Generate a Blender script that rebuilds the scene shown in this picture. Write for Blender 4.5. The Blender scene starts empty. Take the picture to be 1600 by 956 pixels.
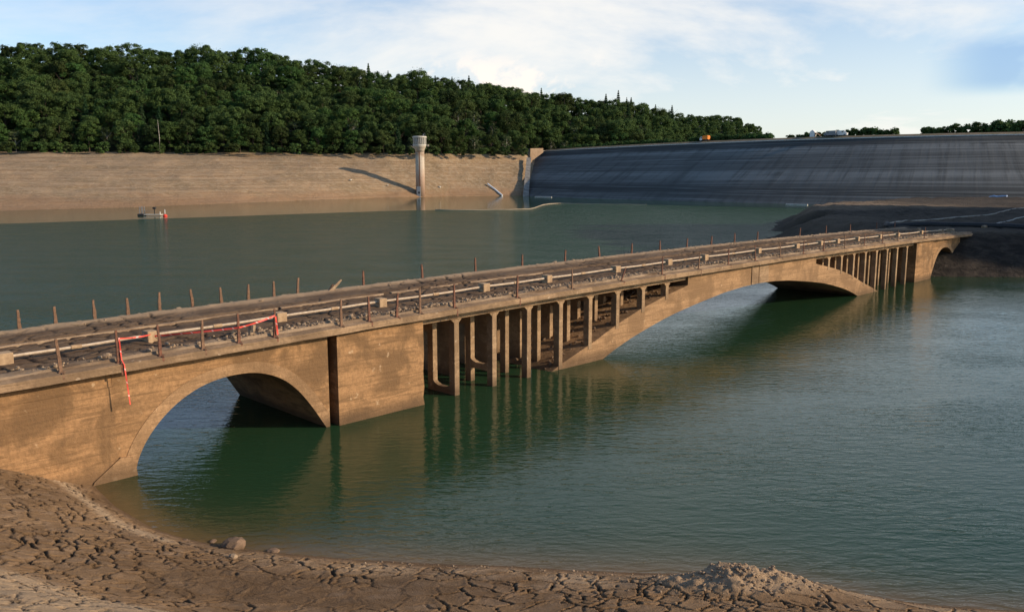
import bpy, bmesh, math, random
import numpy as np
from mathutils import Vector, Matrix
R = math.radians
random.seed(7); RNG = np.random.default_rng(11)
scene = bpy.context.scene
COL = scene.collection

# ------------------------------------------------------------------ camera, sky, sun, exposure
CAMZ = 10.0; FPX = 1297.0; PITCH = R(8.85)
cam = bpy.data.cameras.new('camera'); camo = bpy.data.objects.new('camera', cam); COL.objects.link(camo)
camo.location = (0, 0, CAMZ); camo.rotation_euler = (R(90) - PITCH, 0, 0)
cam.sensor_width = 36; cam.lens = 36 * FPX / 1600; cam.clip_start = 0.2; cam.clip_end = 9000
scene.camera = camo
SUN_EL = 21.5; SUN_AZ = 100.0          # azimuth clockwise from +Y (view direction)
scene.view_settings.view_transform = 'Standard'; scene.view_settings.look = 'None'
scene.view_settings.exposure = 0.2; scene.view_settings.gamma = 1.0
world = bpy.data.worlds.new('World'); scene.world = world; world.use_nodes = True
sl = bpy.data.lights.new('sun', 'SUN'); sl.energy = 4.8; sl.angle = R(0.53); sl.color = (1.0, 0.80, 0.58)
so = bpy.data.objects.new('sun', sl); COL.objects.link(so)
sd = Vector((math.sin(R(SUN_AZ)) * math.cos(R(SUN_EL)), math.cos(R(SUN_AZ)) * math.cos(R(SUN_EL)), math.sin(R(SUN_EL))))
so.rotation_euler = sd.to_track_quat('Z', 'Y').to_euler(); so.location = sd * 300

def build_world():
    nt = world.node_tree; N = nt.nodes; L = nt.links; N.clear()
    out = N.new('ShaderNodeOutputWorld'); bg = N.new('ShaderNodeBackground'); bg.inputs['Strength'].default_value = 0.125
    sky = N.new('ShaderNodeTexSky'); sky.sky_type = 'NISHITA'; sky.sun_disc = False
    sky.sun_elevation = R(SUN_EL); sky.sun_rotation = R(SUN_AZ); sky.air_density = 1.0; sky.dust_density = 0.7; sky.ozone_density = 1.5
    tc = N.new('ShaderNodeTexCoord'); sep = N.new('ShaderNodeSeparateXYZ'); L.new(tc.outputs['Generated'], sep.inputs[0])
    def math_(op, a, b=None, c=None):
        n = N.new('ShaderNodeMath'); n.operation = op
        for i, v in enumerate((a, b, c)):
            if v is None: continue
            if isinstance(v, (int, float)): n.inputs[i].default_value = v
            else: L.new(v, n.inputs[i])
        return n.outputs[0]
    X, Y, Z = sep.outputs
    zc = math_('MAXIMUM', Z, 0.0)
    den = math_('ADD', zc, 0.10)
    cx = math_('DIVIDE', X, den); cy = math_('DIVIDE', Y, den)
    comb = N.new('ShaderNodeCombineXYZ'); L.new(cx, comb.inputs[0]); L.new(cy, comb.inputs[1])
    def noise(vec, scale, detail, rough, dist=0.0):
        n = N.new('ShaderNodeTexNoise'); n.inputs['Scale'].default_value = scale; n.inputs['Detail'].default_value = detail
        n.inputs['Roughness'].default_value = rough; n.inputs['Distortion'].default_value = dist; L.new(vec, n.inputs['Vector']); return n.outputs['Fac']
    def mr(v, a, b, c, d, smooth=True):
        n = N.new('ShaderNodeMapRange'); n.interpolation_type = 'SMOOTHSTEP' if smooth else 'LINEAR'
        L.new(v, n.inputs[0])
        for i, q in enumerate((a, b, c, d)): n.inputs[i + 1].default_value = q
        return n.outputs[0]
    def mix(f, a, b):
        n = N.new('ShaderNodeMix'); n.data_type = 'RGBA'
        if isinstance(f, float): n.inputs[0].default_value = f
        else: L.new(f, n.inputs[0])
        for i, q in ((6, a), (7, b)):
            if isinstance(q, tuple): n.inputs[i].default_value = q
            else: L.new(q, n.inputs[i])
        return n.outputs[2]
    # thin high layer
    n1 = noise(comb.outputs[0], 0.36, 8, 0.6, 0.5)
    veil = mr(n1, 0.40, 0.60, 0.16, 1.0)
    az = math_('ARCTAN2', X, Y)
    side = mr(az, -0.60, -0.05, 0.38, 1.0)
    side = math_('MULTIPLY', side, math_('MULTIPLY', mr(Y, -0.15, 0.45, 0.0, 1.0), mr(Z, 0.28, 0.62, 1.0, 0.15)))
    veil = math_('MULTIPLY', veil, side)
    lowhaze = mr(Z, 0.02, 0.22, 0.62, 0.2)
    cov = math_('MAXIMUM', veil, math_('MULTIPLY', lowhaze, side))
    # heaped clouds close to the horizon (view-direction space, finer)
    comb2 = N.new('ShaderNodeCombineXYZ'); L.new(az, comb2.inputs[0]); L.new(math_('MULTIPLY', Z, 1.7), comb2.inputs[1])
    n2 = noise(comb2.outputs[0], 9.0, 8, 0.6, 0.3)
    band = math_('MULTIPLY', mr(Z, 0.055, 0.085, 0.0, 1.0), mr(Z, 0.115, 0.15, 1.0, 0.0))
    azm = math_('MULTIPLY', mr(az, -0.16, -0.05, 0.0, 1.0), mr(az, 0.05, 0.16, 1.0, 0.0))
    cum = math_('MULTIPLY', math_('MULTIPLY', mr(n2, 0.46, 0.56, 0.0, 1.0), band), azm)
    # blue hole to the right
    hb = math_('MULTIPLY', mr(Z, .078, .098, 0.0, 1.0), mr(Z, .125, .148, 1.0, 0.0))
    hole = math_('MULTIPLY', math_('MULTIPLY', hb, mr(az, 0.44, 0.52, 0.0, 1.0)), mr(noise(comb2.outputs[0], 7.0, 5, 0.6, 0.2), 0.36, 0.52, 0.35, 1.0))
    cov = math_('MULTIPLY', cov, math_('SUBTRACT', 1.0, hole))
    tint = N.new('ShaderNodeMix'); tint.data_type = 'RGBA'; tint.blend_type = 'MULTIPLY'; tint.inputs[0].default_value = 1.0
    L.new(sky.outputs[0], tint.inputs[6]); tint.inputs[7].default_value = (.98, 1.12, 1.28, 1)
    c = mix(math_('MULTIPLY', cov, 0.9), tint.outputs[2], (7.2, 6.95, 6.55, 1))
    c = mix(math_('MULTIPLY', hole, 0.6), c, (2.6, 3.7, 5.6, 1))
    c = mix(math_('MULTIPLY', cum, 0.8), c, (8.4, 7.4, 6.5, 1))
    L.new(c, bg.inputs['Color']); L.new(bg.outputs[0], out.inputs[0])
build_world()

# ------------------------------------------------------------------ photograph geometry helpers
FW = Vector((0, math.cos(PITCH), -math.sin(PITCH))); UP = Vector((0, math.sin(PITCH), math.cos(PITCH)))
def ray(px, py): return FW + Vector((1, 0, 0)) * ((px - 800) / FPX) + UP * ((478 - py) / FPX)
def at_depth(px, py, Y):
    r = ray(px, py); return Vector((0, 0, CAMZ)) + r * (Y / r.y)
def at_height(px, py, z=0.0):
    r = ray(px, py); return Vector((0, 0, CAMZ)) + r * ((z - CAMZ) / r.z)

# ------------------------------------------------------------------ object helpers
def tag(o, label=None, cat=None, group=None, kind=None):
    if label: o['label'] = label
    if cat: o['category'] = cat
    if group: o['group'] = group
    if kind: o['kind'] = kind
    return o
def empty(name, loc=(0, 0, 0), rz=0.0):
    o = bpy.data.objects.new(name, None); COL.objects.link(o); o.location = loc; o.rotation_euler = (0, 0, rz); o.empty_display_size = 0.5
    return o
def link_mesh(name, me, mat=None, parent=None):
    o = bpy.data.objects.new(name, me); COL.objects.link(o)
    if mat and not me.materials: me.materials.append(mat)
    if parent: o.parent = parent
    return o
def np_mesh(name, V, F, smooth=False):
    """V (n,3) F (m,k) arrays -> mesh"""
    V = np.asarray(V, dtype=np.float32); F = np.asarray(F, dtype=np.int32)
    me = bpy.data.meshes.new(name); me.vertices.add(len(V)); me.vertices.foreach_set('co', V.ravel())
    m, k = F.shape
    me.loops.add(m * k); me.loops.foreach_set('vertex_index', F.ravel())
    me.polygons.add(m); me.polygons.foreach_set('loop_start', np.arange(m, dtype=np.int32) * k)
    me.update(calc_edges=True)
    me.polygons.foreach_set('use_smooth', np.full(m, smooth, dtype=bool))
    me.update(); me.validate()
    return me
def grid_faces(nu, nv):
    i = np.arange(nu - 1)[:, None] * nv + np.arange(nv - 1)[None, :]
    i = i.ravel(); return np.stack([i, i + nv, i + nv + 1, i + 1], 1)

class MB:
    def __init__(s): s.bm = bmesh.new()
    def box(s, x0, x1, y0, y1, z0, z1, bev=0.0, m=None):
        b = bmesh.new(); bmesh.ops.create_cube(b, size=1.0)
        for v in b.verts: v.co = Vector((x0 + (v.co.x + .5) * (x1 - x0), y0 + (v.co.y + .5) * (y1 - y0), z0 + (v.co.z + .5) * (z1 - z0)))
        if bev > 0: bmesh.ops.bevel(b, geom=b.edges[:], offset=bev, segments=1, affect='EDGES', profile=.5)
        if m is not None: bmesh.ops.transform(b, matrix=m, verts=b.verts)
        s.add(b); return s
    def add(s, b):
        t = bpy.data.meshes.new('t'); b.to_mesh(t); b.free(); s.bm.from_mesh(t); bpy.data.meshes.remove(t)
    def prism(s, pts, y0, y1, bev=0.0):
        """polygon in (x,z) extruded along y"""
        b = bmesh.new(); vs = [b.verts.new((p[0], y0, p[1])) for p in pts]
        f = b.faces.new(vs); r = bmesh.ops.extrude_face_region(b, geom=[f])
        for v in r['geom']:
            if isinstance(v, bmesh.types.BMVert): v.co.y = y1
        bmesh.ops.recalc_face_normals(b, faces=b.faces[:])
        bmesh.ops.triangulate(b, faces=[q for q in b.faces if len(q.verts) > 4])
        s.add(b); return s
    def lathe(s, prof, n=32, c=(0, 0)):
        b = bmesh.new(); rings = []
        for r, z in prof:
            rings.append([b.verts.new((c[0] + r * math.cos(2 * math.pi * i / n), c[1] + r * math.sin(2 * math.pi * i / n), z)) for i in range(n)])
        for a, d in zip(rings, rings[1:]):
            for i in range(n): b.faces.new((a[i], a[(i + 1) % n], d[(i + 1) % n], d[i]))
        b.faces.new(rings[0][::-1]); b.faces.new(rings[-1]); s.add(b); return s
    def tube(s, pts, r, n=8, caps=True):
        b = bmesh.new(); rings = []; pts = [Vector(p) for p in pts]
        for i, p in enumerate(pts):
            d = (pts[min(i + 1, len(pts) - 1)] - pts[max(i - 1, 0)]).normalized()
            a = d.cross(Vector((0, 0, 1)))
            if a.length < 1e-3: a = Vector((1, 0, 0))
            a.normalize(); c = a.cross(d)
            rr = r[i] if isinstance(r, (list, tuple)) else r
            rings.append([b.verts.new(p + a * rr * math.cos(2 * math.pi * k / n) + c * rr * math.sin(2 * math.pi * k / n)) for k in range(n)])
        for a, d in zip(rings, rings[1:]):
            for i in range(n): b.faces.new((a[i], a[(i + 1) % n], d[(i + 1) % n], d[i]))
        if caps: b.faces.new(rings[0][::-1]); b.faces.new(rings[-1])
        bmesh.ops.recalc_face_normals(b, faces=b.faces[:]); s.add(b); return s
    def build(s, name, mat=None, parent=None, smooth=False):
        me = bpy.data.meshes.new(name); s.bm.to_mesh(me); s.bm.free()
        if smooth:
            for p in me.polygons: p.use_smooth = True
        return link_mesh(name, me, mat, parent)

# ------------------------------------------------------------------ materials
def nmat(name):
    m = bpy.data.materials.new(name); m.use_nodes = True; nt = m.node_tree; nt.nodes.clear()
    out = nt.nodes.new('ShaderNodeOutputMaterial'); b = nt.nodes.new('ShaderNodeBsdfPrincipled'); nt.links.new(b.outputs[0], out.inputs[0])
    b.inputs['Specular IOR Level'].default_value = 0.25
    return m, nt, b
class G:
    """small node-graph helper"""
    def __init__(s, nt): s.nt = nt; s.N = nt.nodes; s.L = nt.links
    def n(s, t, **k):
        q = s.N.new(t)
        for a, v in k.items(): setattr(q, a, v)
        return q
    def set(s, sock, v):
        if hasattr(v, 'is_output') or isinstance(v, bpy.types.NodeSocket): s.L.new(v, sock)
        else: sock.default_value = v
    def coord(s, kind='Object', scale=(1, 1, 1), rot=(0, 0, 0)):
        c = s.n('ShaderNodeTexCoord'); m = s.n('ShaderNodeMapping'); s.L.new(c.outputs[kind], m.inputs[0]); m.inputs['Scale'].default_value = scale; m.inputs['Rotation'].default_value = rot
        return m.outputs[0]
    def geo(s, scale=(1, 1, 1), rot=(0, 0, 0)):
        c = s.n('ShaderNodeNewGeometry'); m = s.n('ShaderNodeMapping'); s.L.new(c.outputs['Position'], m.inputs[0]); m.inputs['Scale'].default_value = scale; m.inputs['Rotation'].default_value = rot
        return m.outputs[0]
    def noise(s, vec, scale, detail=5, rough=.55, dist=0.0):
        q = s.n('ShaderNodeTexNoise'); s.L.new(vec, q.inputs['Vector']); q.inputs['Scale'].default_value = scale; q.inputs['Detail'].default_value = detail
        q.inputs['Roughness'].default_value = rough; q.inputs['Distortion'].default_value = dist; return q.outputs['Fac']
    def mr(s, v, a, b, c=0., d=1., smooth=True):
        q = s.n('ShaderNodeMapRange'); q.interpolation_type = 'SMOOTHSTEP' if smooth else 'LINEAR'; s.set(q.inputs[0], v)
        for i, t in enumerate((a, b, c, d)): q.inputs[i + 1].default_value = t
        return q.outputs[0]
    def math(s, op, a, b=0.0):
        q = s.n('ShaderNodeMath', operation=op); s.set(q.inputs[0], a); s.set(q.inputs[1], b); return q.outputs[0]
    def mix(s, f, a, b, bt='MIX'):
        q = s.n('ShaderNodeMix', data_type='RGBA', blend_type=bt); s.set(q.inputs[0], f)
        for i, t in ((6, a), (7, b)): s.set(q.inputs[i], (*t, 1) if isinstance(t, tuple) and len(t) == 3 else t)
        return q.outputs[2]
    def ramp(s, f, stops):
        q = s.n('ShaderNodeValToRGB'); s.set(q.inputs[0], f); e = q.color_ramp.elements
        while len(e) < len(stops): e.new(0.5)
        for el, (p, c) in zip(e, stops): el.position = p; el.color = (*c, 1)
        return q.outputs[0]
    def bump(s, h, dist, strength=1.0):
        q = s.n('ShaderNodeBump'); s.L.new(h, q.inputs['Height']); q.inputs['Distance'].default_value = dist; q.inputs['Strength'].default_value = strength; return q.outputs[0]

def simple(name, c1, c2=None, scale=3.0, rough=.8, bump=0.0, bscale=12.0, metal=0.0, spec=.25):
    m, nt, b = nmat(name); g = G(nt); v = g.coord()
    c2 = c2 or tuple(q * .7 for q in c1)
    f = g.mr(g.noise(v, scale, 6, .6), .35, .65)
    g.set(b.inputs['Base Color'], g.mix(f, c1, c2)); b.inputs['Roughness'].default_value = rough; b.inputs['Metallic'].default_value = metal
    b.inputs['Specular IOR Level'].default_value = spec
    if bump: g.set(b.inputs['Normal'], g.bump(g.noise(v, bscale, 6, .65), bump))
    return m

def concrete_mat(name, base, dark, pale, layer=2.2):
    """old board-marked concrete with layers, silt stains and wear; object space x along bridge, z up"""
    m, nt, b = nmat(name); g = G(nt)
    vs = g.coord(scale=(.16, .5, layer)); v = g.coord()
    lay = g.noise(vs, 1.0, 6, .6, .6)
    blot = g.noise(v, .55, 7, .62, .4)
    fine = g.noise(v, 7.0, 6, .7)
    spots = g.noise(v, 2.6, 4, .5)
    drip = g.noise(g.coord(scale=(3.2, 3.2, .22)), 1.0, 5, .6)
    c = g.mix(g.mr(lay, .38, .64), base, tuple(q * .74 for q in base))
    c = g.mix(g.mr(blot, .44, .58, 0, .8), c, dark)
    lay2 = g.noise(g.coord(scale=(.45, 1.0, layer * 2.6)), 1.0, 7, .7, .8)
    c = g.mix(g.mr(lay2, .48, .62, 0, .65), c, dark)
    c = g.mix(g.mr(drip, .56, .74, 0, .45), c, dark)
    c = g.mix(g.mr(fine, .4, .65, 0, .55), c, tuple(q * .5 for q in base))
    c = g.mix(g.mr(spots, .66, .73, 0, .55), c, pale)
    # wet foot just above the water
    sep = g.n('ShaderNodeSeparateXYZ'); g.L.new(v, sep.inputs[0])
    wl = g.math('ADD', sep.outputs[2], g.math('MULTIPLY', g.math('SUBTRACT', g.noise(g.coord(scale=(.8, .8, .8)), 1.0, 4, .6), .5), .5))
    c = g.mix(g.mr(wl, .1, .7, .7, 0), c, (.085, .055, .032))
    g.set(b.inputs['Base Color'], c); b.inputs['Roughness'].default_value = .9; b.inputs['Specular IOR Level'].default_value = .15
    h = g.math('ADD', g.math('MULTIPLY', fine, .4), g.math('ADD', g.math('MULTIPLY', lay, .8), g.math('MULTIPLY', blot, .6)))
    g.set(b.inputs['Normal'], g.bump(h, .09, 1.0))
    return m
M = {}
M['concrete'] = concrete_mat('silt_stained_concrete', (.37, .212, .100), (.125, .075, .038), (.50, .36, .22))
M['concrete_arch'] = concrete_mat('arch_concrete', (.385, .235, .122), (.185, .112, .058), (.48, .34, .21), 3.0)
M['concrete_post'] = concrete_mat('column_concrete', (.40, .27, .155), (.2, .13, .075), (.5, .38, .26), 1.2)
M['ledge'] = concrete_mat('ledge_concrete', (.36, .24, .14), (.17, .112, .066), (.52, .40, .28), 5.0)
M['pale_concrete'] = simple('pale_concrete', (.46, .40, .32), (.36, .29, .21), 1.2, .9, .03, 8)
M['kerb'] = simple('silted_kerb_stone', (.33, .235, .15), (.22, .15, .095), 1.6, .9, .03, 10)
M['rust'] = simple('rusty_steel', (.20, .09, .055), (.10, .052, .035), 9, .9, .02, 40)
M['rust_pale'] = simple('rust_and_silt', (.22, .13, .08), (.13, .075, .045), 7, .9, .02, 40)
M['block'] = simple('silted_concrete_block', (.42, .29, .17), (.30, .2, .115), 4, .9, .02, 25)
M['pipe'] = simple('silted_pipe', (.50, .40, .29), (.38, .29, .20), 5, .75, .01, 25)
M['mudstone'] = simple('mud_brown_stone', (.20, .13, .08), (.12, .08, .05), 4, .9, .02, 12)
M['stone'] = simple('rubble_stone', (.36, .26, .165), (.19, .13, .08), 3.5, .9, .03, 14)
M['white_wall'] = simple('grey_edge_wall', (.27, .25, .215), (.16, .145, .12), .5, .9)
M['black'] = simple('black_rubber', (.02, .02, .022), (.03, .03, .03), 5, .7)
M['white'] = simple('white_paint', (.78, .77, .74), (.68, .67, .63), 3, .5)
M['offwhite'] = simple('weathered_white', (.52, .49, .42), (.42, .38, .31), 2, .7)
M['orange'] = simple('orange_paint', (.85, .26, .03), (.75, .2, .02), 2, .45)
M['red'] = simple('red_plastic', (.75, .06, .04), (.62, .05, .03), 3, .45)
M['grey'] = simple('grey_metal', (.25, .26, .27), (.18, .19, .2), 3, .5)
M['glass'] = simple('dark_glass', (.02, .025, .03), (.03, .035, .04), 2, .08, spec=.6)
M['blue'] = simple('pale_blue_sheet', (.35, .45, .62), (.28, .38, .55), 1, .6)
def tape_mat():
    m, nt, b = nmat('red_white_tape'); g = G(nt); v = g.coord()
    sep = g.n('ShaderNodeSeparateXYZ'); g.L.new(v, sep.inputs[0])
    k = g.math('FRACT', g.math('MULTIPLY', g.math('ADD', sep.outputs[0], sep.outputs[2]), 2.4))
    g.set(b.inputs['Base Color'], g.mix(g.math('GREATER_THAN', k, .88), (.70, .085, .06), (.75, .42, .36))); b.inputs['Roughness'].default_value = .45
    return m
M['tape'] = tape_mat()

# ------------------------------------------------------------------ thin-plate height field for the near shore
CTRL = [(-13.7,26.0,0),(-12.2,24.2,0),(-10.3,22.6,0),(-8.3,21.6,0),(-6.4,21.1,0),(-3.4,20.6,0),(0,20.3,0),(3.2,19.9,0),(6.1,19.6,0),(8.1,18.9,0),(9.9,18.3,0),(12.1,18.0,0),(16,16.8,0),(24,13,0),(40,4,0),(60,-6,0),
 (-10.5,26.5,-.8),(-8,24.5,-.8),(-5,23.8,-.8),(0,23,-.8),(5,22.6,-.8),(10,21.2,-.9),(15,20.5,-1),(25,17,-1.2),(45,8,-1.5),
 (-5,32,-2.5),(5,32,-3),(20,28,-3),(45,18,-3),(-12,34,-1.2),
 (-15.6,24.2,1.3),(-14.5,25.1,.5),(-13.0,23.2,.75),(-11.2,21.8,.55),(-9.4,20.8,.45),(-19,31,.0),(-24,36,0),(-23,27,2.2),
 (-13.0,20,1.6),(-11.1,17,1.95),(-9,18.5,1.15),(-6,18.2,.72),(-2,18,.55),(2,17.5,.6),(6,17,.7),(9,16.3,.75),(12,15.8,.8),(16,14.6,.9),
 (-8.9,13.5,3.02),(-5.6,14.0,2.12),(-7.2,13.7,2.6),(-10,14.6,2.75),(-10.0,15.9,2.0),(-7.2,15.7,1.5),(-5.2,15.7,1.25),(-2.5,15.2,1.3),
 (-18,15,3.4),(-24,16,3.9),(-30,22,4.0),(-40,30,3.5),(-18,20,2.4),
 (-8,10,4.6),(0,13,2.2),(4,14,1.7),(0,8,4.9),(6,12,2.4),(10,11,2.6),(0,0,8.2),(-10,0,8.5),(10,0,7.8),(-25,5,7),(22,4,5),(0,-15,11),(-30,-15,11.5),(30,-15,9),(-50,5,8),(-60,30,5),(-60,-15,12),(60,-15,6)]
CT = np.array(CTRL, float)
def _tps_fit(P):
    n = len(P); d = np.linalg.norm(P[:, None, :2] - P[None, :, :2], axis=2)
    K = np.where(d > 0, d * d * np.log(d + 1e-12), 0.0); K += np.eye(n) * 0.6
    A = np.zeros((n + 3, n + 3)); A[:n, :n] = K; A[:n, n] = 1; A[:n, n + 1:] = P[:, :2]; A[n, :n] = 1; A[n + 1:, :n] = P[:, :2].T
    return np.linalg.solve(A, np.concatenate([P[:, 2], np.zeros(3)]))
TPSW = _tps_fit(CT)
def shore_z(x, y):
    x = np.asarray(x, float); y = np.asarray(y, float); z = TPSW[-3] + TPSW[-2] * x + TPSW[-1] * y
    for (cx, cy, _), w in zip(CTRL, TPSW):
        d2 = (x - cx) ** 2 + (y - cy) ** 2; z = z + w * 0.5 * d2 * np.log(d2 + 1e-12)
    return z
# value noise in numpy
def vnoise(x, y, seed=0):
    xi = np.floor(x).astype(np.int64); yi = np.floor(y).astype(np.int64); fx = x - xi; fy = y - yi
    fx = fx * fx * (3 - 2 * fx); fy = fy * fy * (3 - 2 * fy)
    def h(a, b):
        n = (a * 374761393 + b * 668265263 + seed * 974634777) & 0xffffffff
        n = ((n ^ (n >> 13)) * 1274126177) & 0xffffffff
        return ((n ^ (n >> 16)) & 0xffff) / 65535.0
    return (h(xi, yi) * (1 - fx) + h(xi + 1, yi) * fx) * (1 - fy) + (h(xi, yi + 1) * (1 - fx) + h(xi + 1, yi + 1) * fx) * fy
def fbm(x, y, oct=4, seed=0, gain=.5):
    s = 0; a = 1; t = 0
    for o in range(oct): s = s + a * vnoise(x * 2 ** o, y * 2 ** o, seed + o); t += a; a *= gain
    return s / t - .5
def voro_edge(x, y, seed=0, jit=.85):
    """distance to the nearest cell border of a jittered grid, plus a cell hash"""
    xi = np.floor(x).astype(np.int64); yi = np.floor(y).astype(np.int64)
    def hh(a, b, k):
        n = (a * 374761393 + b * 668265263 + (seed + k) * 974634777) & 0xffffffff
        n = ((n ^ (n >> 13)) * 1274126177) & 0xffffffff
        return ((n ^ (n >> 16)) & 0xffff) / 65535.0
    best = np.full(x.shape, 9.); bx = np.zeros_like(x); by = np.zeros_like(x); hid = np.zeros_like(x); pts = []
    for i in (-2, -1, 0, 1, 2):
        for j in (-2, -1, 0, 1, 2):
            a = xi + i; b = yi + j
            px = a + .5 + (hh(a, b, 1) - .5) * jit; py = b + .5 + (hh(a, b, 2) - .5) * jit
            d = (px - x) ** 2 + (py - y) ** 2; pts.append((px, py)); m = d < best
            best = np.where(m, d, best); bx = np.where(m, px, bx); by = np.where(m, py, by); hid = np.where(m, hh(a, b, 3), hid)
    e = np.full(x.shape, 9.)
    for px, py in pts:
        dx = px - bx; dy = py - by; l = np.sqrt(dx * dx + dy * dy)
        q = np.where(l > 1e-6, (((bx + px) / 2 - x) * dx + ((by + py) / 2 - y) * dy) / np.maximum(l, 1e-6), 9.)
        e = np.minimum(e, q)
    return e, hid
def ss(v, a, b): t = np.clip((v - a) / (b - a), 0, 1); return t * t * (3 - 2 * t)

# ------------------------------------------------------------------ near shore: cracked mud
def mud_mat():
    m, nt, b = nmat('dried_mud'); g = G(nt); v = g.geo()
    at = g.n('ShaderNodeAttribute', attribute_name='crack'); 
    big = g.noise(v, .35, 5, .6, .3); med = g.noise(v, 2.0, 6, .65); fine = g.noise(v, 22, 5, .7)
    c = g.mix(g.mr(big, .38, .62), (.225, .139, .071), (.152, .093, .048))
    c = g.mix(g.mr(med, .4, .7, 0, .55), c, (.28, .195, .125))
    c = g.mix(g.mr(fine, .45, .75, 0, .45), c, (.12, .076, .046))
    a2 = g.n('ShaderNodeAttribute', attribute_name='dry_lit')
    c = g.mix(g.math('MULTIPLY', a2.outputs['Fac'], .85), c, (.43, .315, .20))
    a3 = g.n('ShaderNodeAttribute', attribute_name='damp'); c = g.mix(g.math('MULTIPLY', a3.outputs['Fac'], .8), c, (.098, .061, .033))
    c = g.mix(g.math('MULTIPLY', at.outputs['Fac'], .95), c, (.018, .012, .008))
    g.set(b.inputs['Base Color'], c); b.inputs['Roughness'].default_value = .95; b.inputs['Specular IOR Level'].default_value = .1
    h = g.math('ADD', g.math('MULTIPLY', fine, .5), med)
    g.set(b.inputs['Normal'], g.bump(h, .075, .9))
    return m
M['mud'] = mud_mat()
def attr(me, name, arr):
    a = me.attributes.new(name, 'FLOAT', 'POINT'); a.data.foreach_set('value', np.asarray(arr, np.float32).ravel())
def near_height(X, Y):
    z = shore_z(X, Y)
    land = ss(z, -.05, .25)
    z = z + fbm(X * .5, Y * .5, 2, 5) * .14 * land
    # rough heap by the water's edge
    mx, my = X - 5.35, Y - 18.35
    q = np.exp(-((mx + my * .3) / 1.75) ** 2 - (my / .85) ** 2); q2 = np.exp(-((mx - 1.2) / 1.5) ** 2 - (my / .8) ** 2)
    heap = np.maximum(q, q2 * .45)
    z = z + heap * .54
    rough = ss(heap, .12, .5)
    z = z + rough * (np.abs(fbm(X * 2.6, Y * 3.4, 5, 31, .55)) * .42 + fbm(X * 1.2, Y * 1.6, 2, 37) * .25)
    return z, land, rough
def build_shore():
    xs = np.arange(-20.5, 15.5, .042); ys = np.concatenate([np.arange(8.8, 13, .06), np.arange(13, 28.2, .032)])
    X, Y = np.meshgrid(xs, ys, indexing='ij')
    z, land, rough = near_height(X, Y)
    wx = X + fbm(X * .8, Y * .8, 3, 91) * .6 + fbm(X * 3.5, Y * 3.5, 3, 95) * .22; wy = Y + fbm(X * .8, Y * .8, 3, 47) * .6 + fbm(X * 3.5, Y * 3.5, 3, 49) * .22
    e1, h1 = voro_edge(wx / .88, wy / .72, 3); e1 = e1 * .8
    e2, h2 = voro_edge(wx / .46, wy / .40, 9); e2 = e2 * .43
    wmask = fbm(X * .45, Y * .45, 2, 71)
    w1 = .010 + .034 * ss(wmask, -.10, .32)
    cr1 = 1 - ss(e1, w1 * .35, w1 + .02)
    w2 = .008 + .022 * ss(fbm(X * .6, Y * .6, 2, 77), -.05, .3)
    leftm = ss(-X, 7.0, 9.0)                                        # smaller plates on the left mound
    act2 = np.maximum(leftm, ss(fbm(X * .5, Y * .5, 2, 81), -.04, .1) * .8)
    cr2 = (1 - ss(e2, w2 * .3, w2 + .014)) * act2 * ss(fbm(X * 1.3, Y * 1.3, 2, 83), -.26, -.06)
    keep = 1 - np.maximum(ss(fbm(X * .33, Y * .33, 2, 123), .1, .22) * .75, leftm * .2)
    bandc = 1 - .8 * np.exp(-((X + 5.0) / 3.6) ** 4 - ((Y - 17.4) / 1.2) ** 4)
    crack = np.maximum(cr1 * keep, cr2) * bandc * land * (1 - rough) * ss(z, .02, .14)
    curl = (ss(e1, .16, .04) * .022 * keep)                        # plates dish: edges curl up
    z2 = z - crack * .13 + (curl + (h1 - .5) * .016 + fbm(X * 7, Y * 7, 2, 55) * .012) * land * (1 - rough)
    V = np.stack([X, Y, z2], -1).reshape(-1, 3); nu, nv = X.shape
    F = grid_faces(nu, nv)
    zz = z.ravel(); keepf = (zz[F] > -1.2).any(1)
    me = np_mesh('mud_shore', V, F[keepf], True)
    attr(me, 'crack', crack)
    # pale dry crust: on the heap, on the ridge top and along plate rims near the water
    dry_lit = .6 * rough + .55 * ss(z, .04, .22) * ss(z, .62, .25) * ss(X, -9.5, -3) * ss(fbm(X * 1.1, Y * 1.1, 3, 17), -.2, .15)
    dry_lit = np.maximum(dry_lit, .7 * ss(z, 2.0, 2.4) * ss(X, -3, -6)); dry_lit = np.maximum(dry_lit, .75 * ss(np.abs(z - .42), .22, .02) * ss(-X, 8.4, 9.4) * ss(Y, 20.2, 21))
    band = np.exp(-((X + 4.6) / 4.2) ** 4 - ((Y - 17.6 - .12 * (X + 4.6)) / 1.5) ** 4)
    damp = np.maximum(.75 * band * ss(fbm(X * .6, Y * .9, 3, 201), -.35, .05), .9 * ss(z + fbm(X * 1.5, Y * 1.5, 3, 205) * .12, .10, .02)); attr(me, 'damp', np.clip(damp, 0, 1))
    attr(me, 'dry_lit', np.clip(dry_lit * (1 - damp), 0, 1))
    o = link_mesh('mud_shore', me, M['mud']); tag(o, kind='structure')
    # coarse surrounding bank behind and beside the camera
    xs = np.arange(-120, 121, 1.5); ys = np.arange(-60, 60, 1.5); X, Y = np.meshgrid(xs, ys, indexing='ij')
    z, _, _ = near_height(np.clip(X, -60, 60), np.clip(Y, -15, 50)); z = np.where(np.abs(X) > 60, z + 0.02 * (np.abs(X) - 60) * (X < 0), z)
    inside = (X > -20.5) & (X < 15) & (Y > 12.2) & (Y < 27.7)
    z = np.where(inside, z - .3, z - .06)
    z = np.where((X < -22) & (Y > 26), np.minimum(z, 1.5 - .12 * (Y - 26)), z)
    V = np.stack([X, Y, z], -1).reshape(-1, 3)
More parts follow.
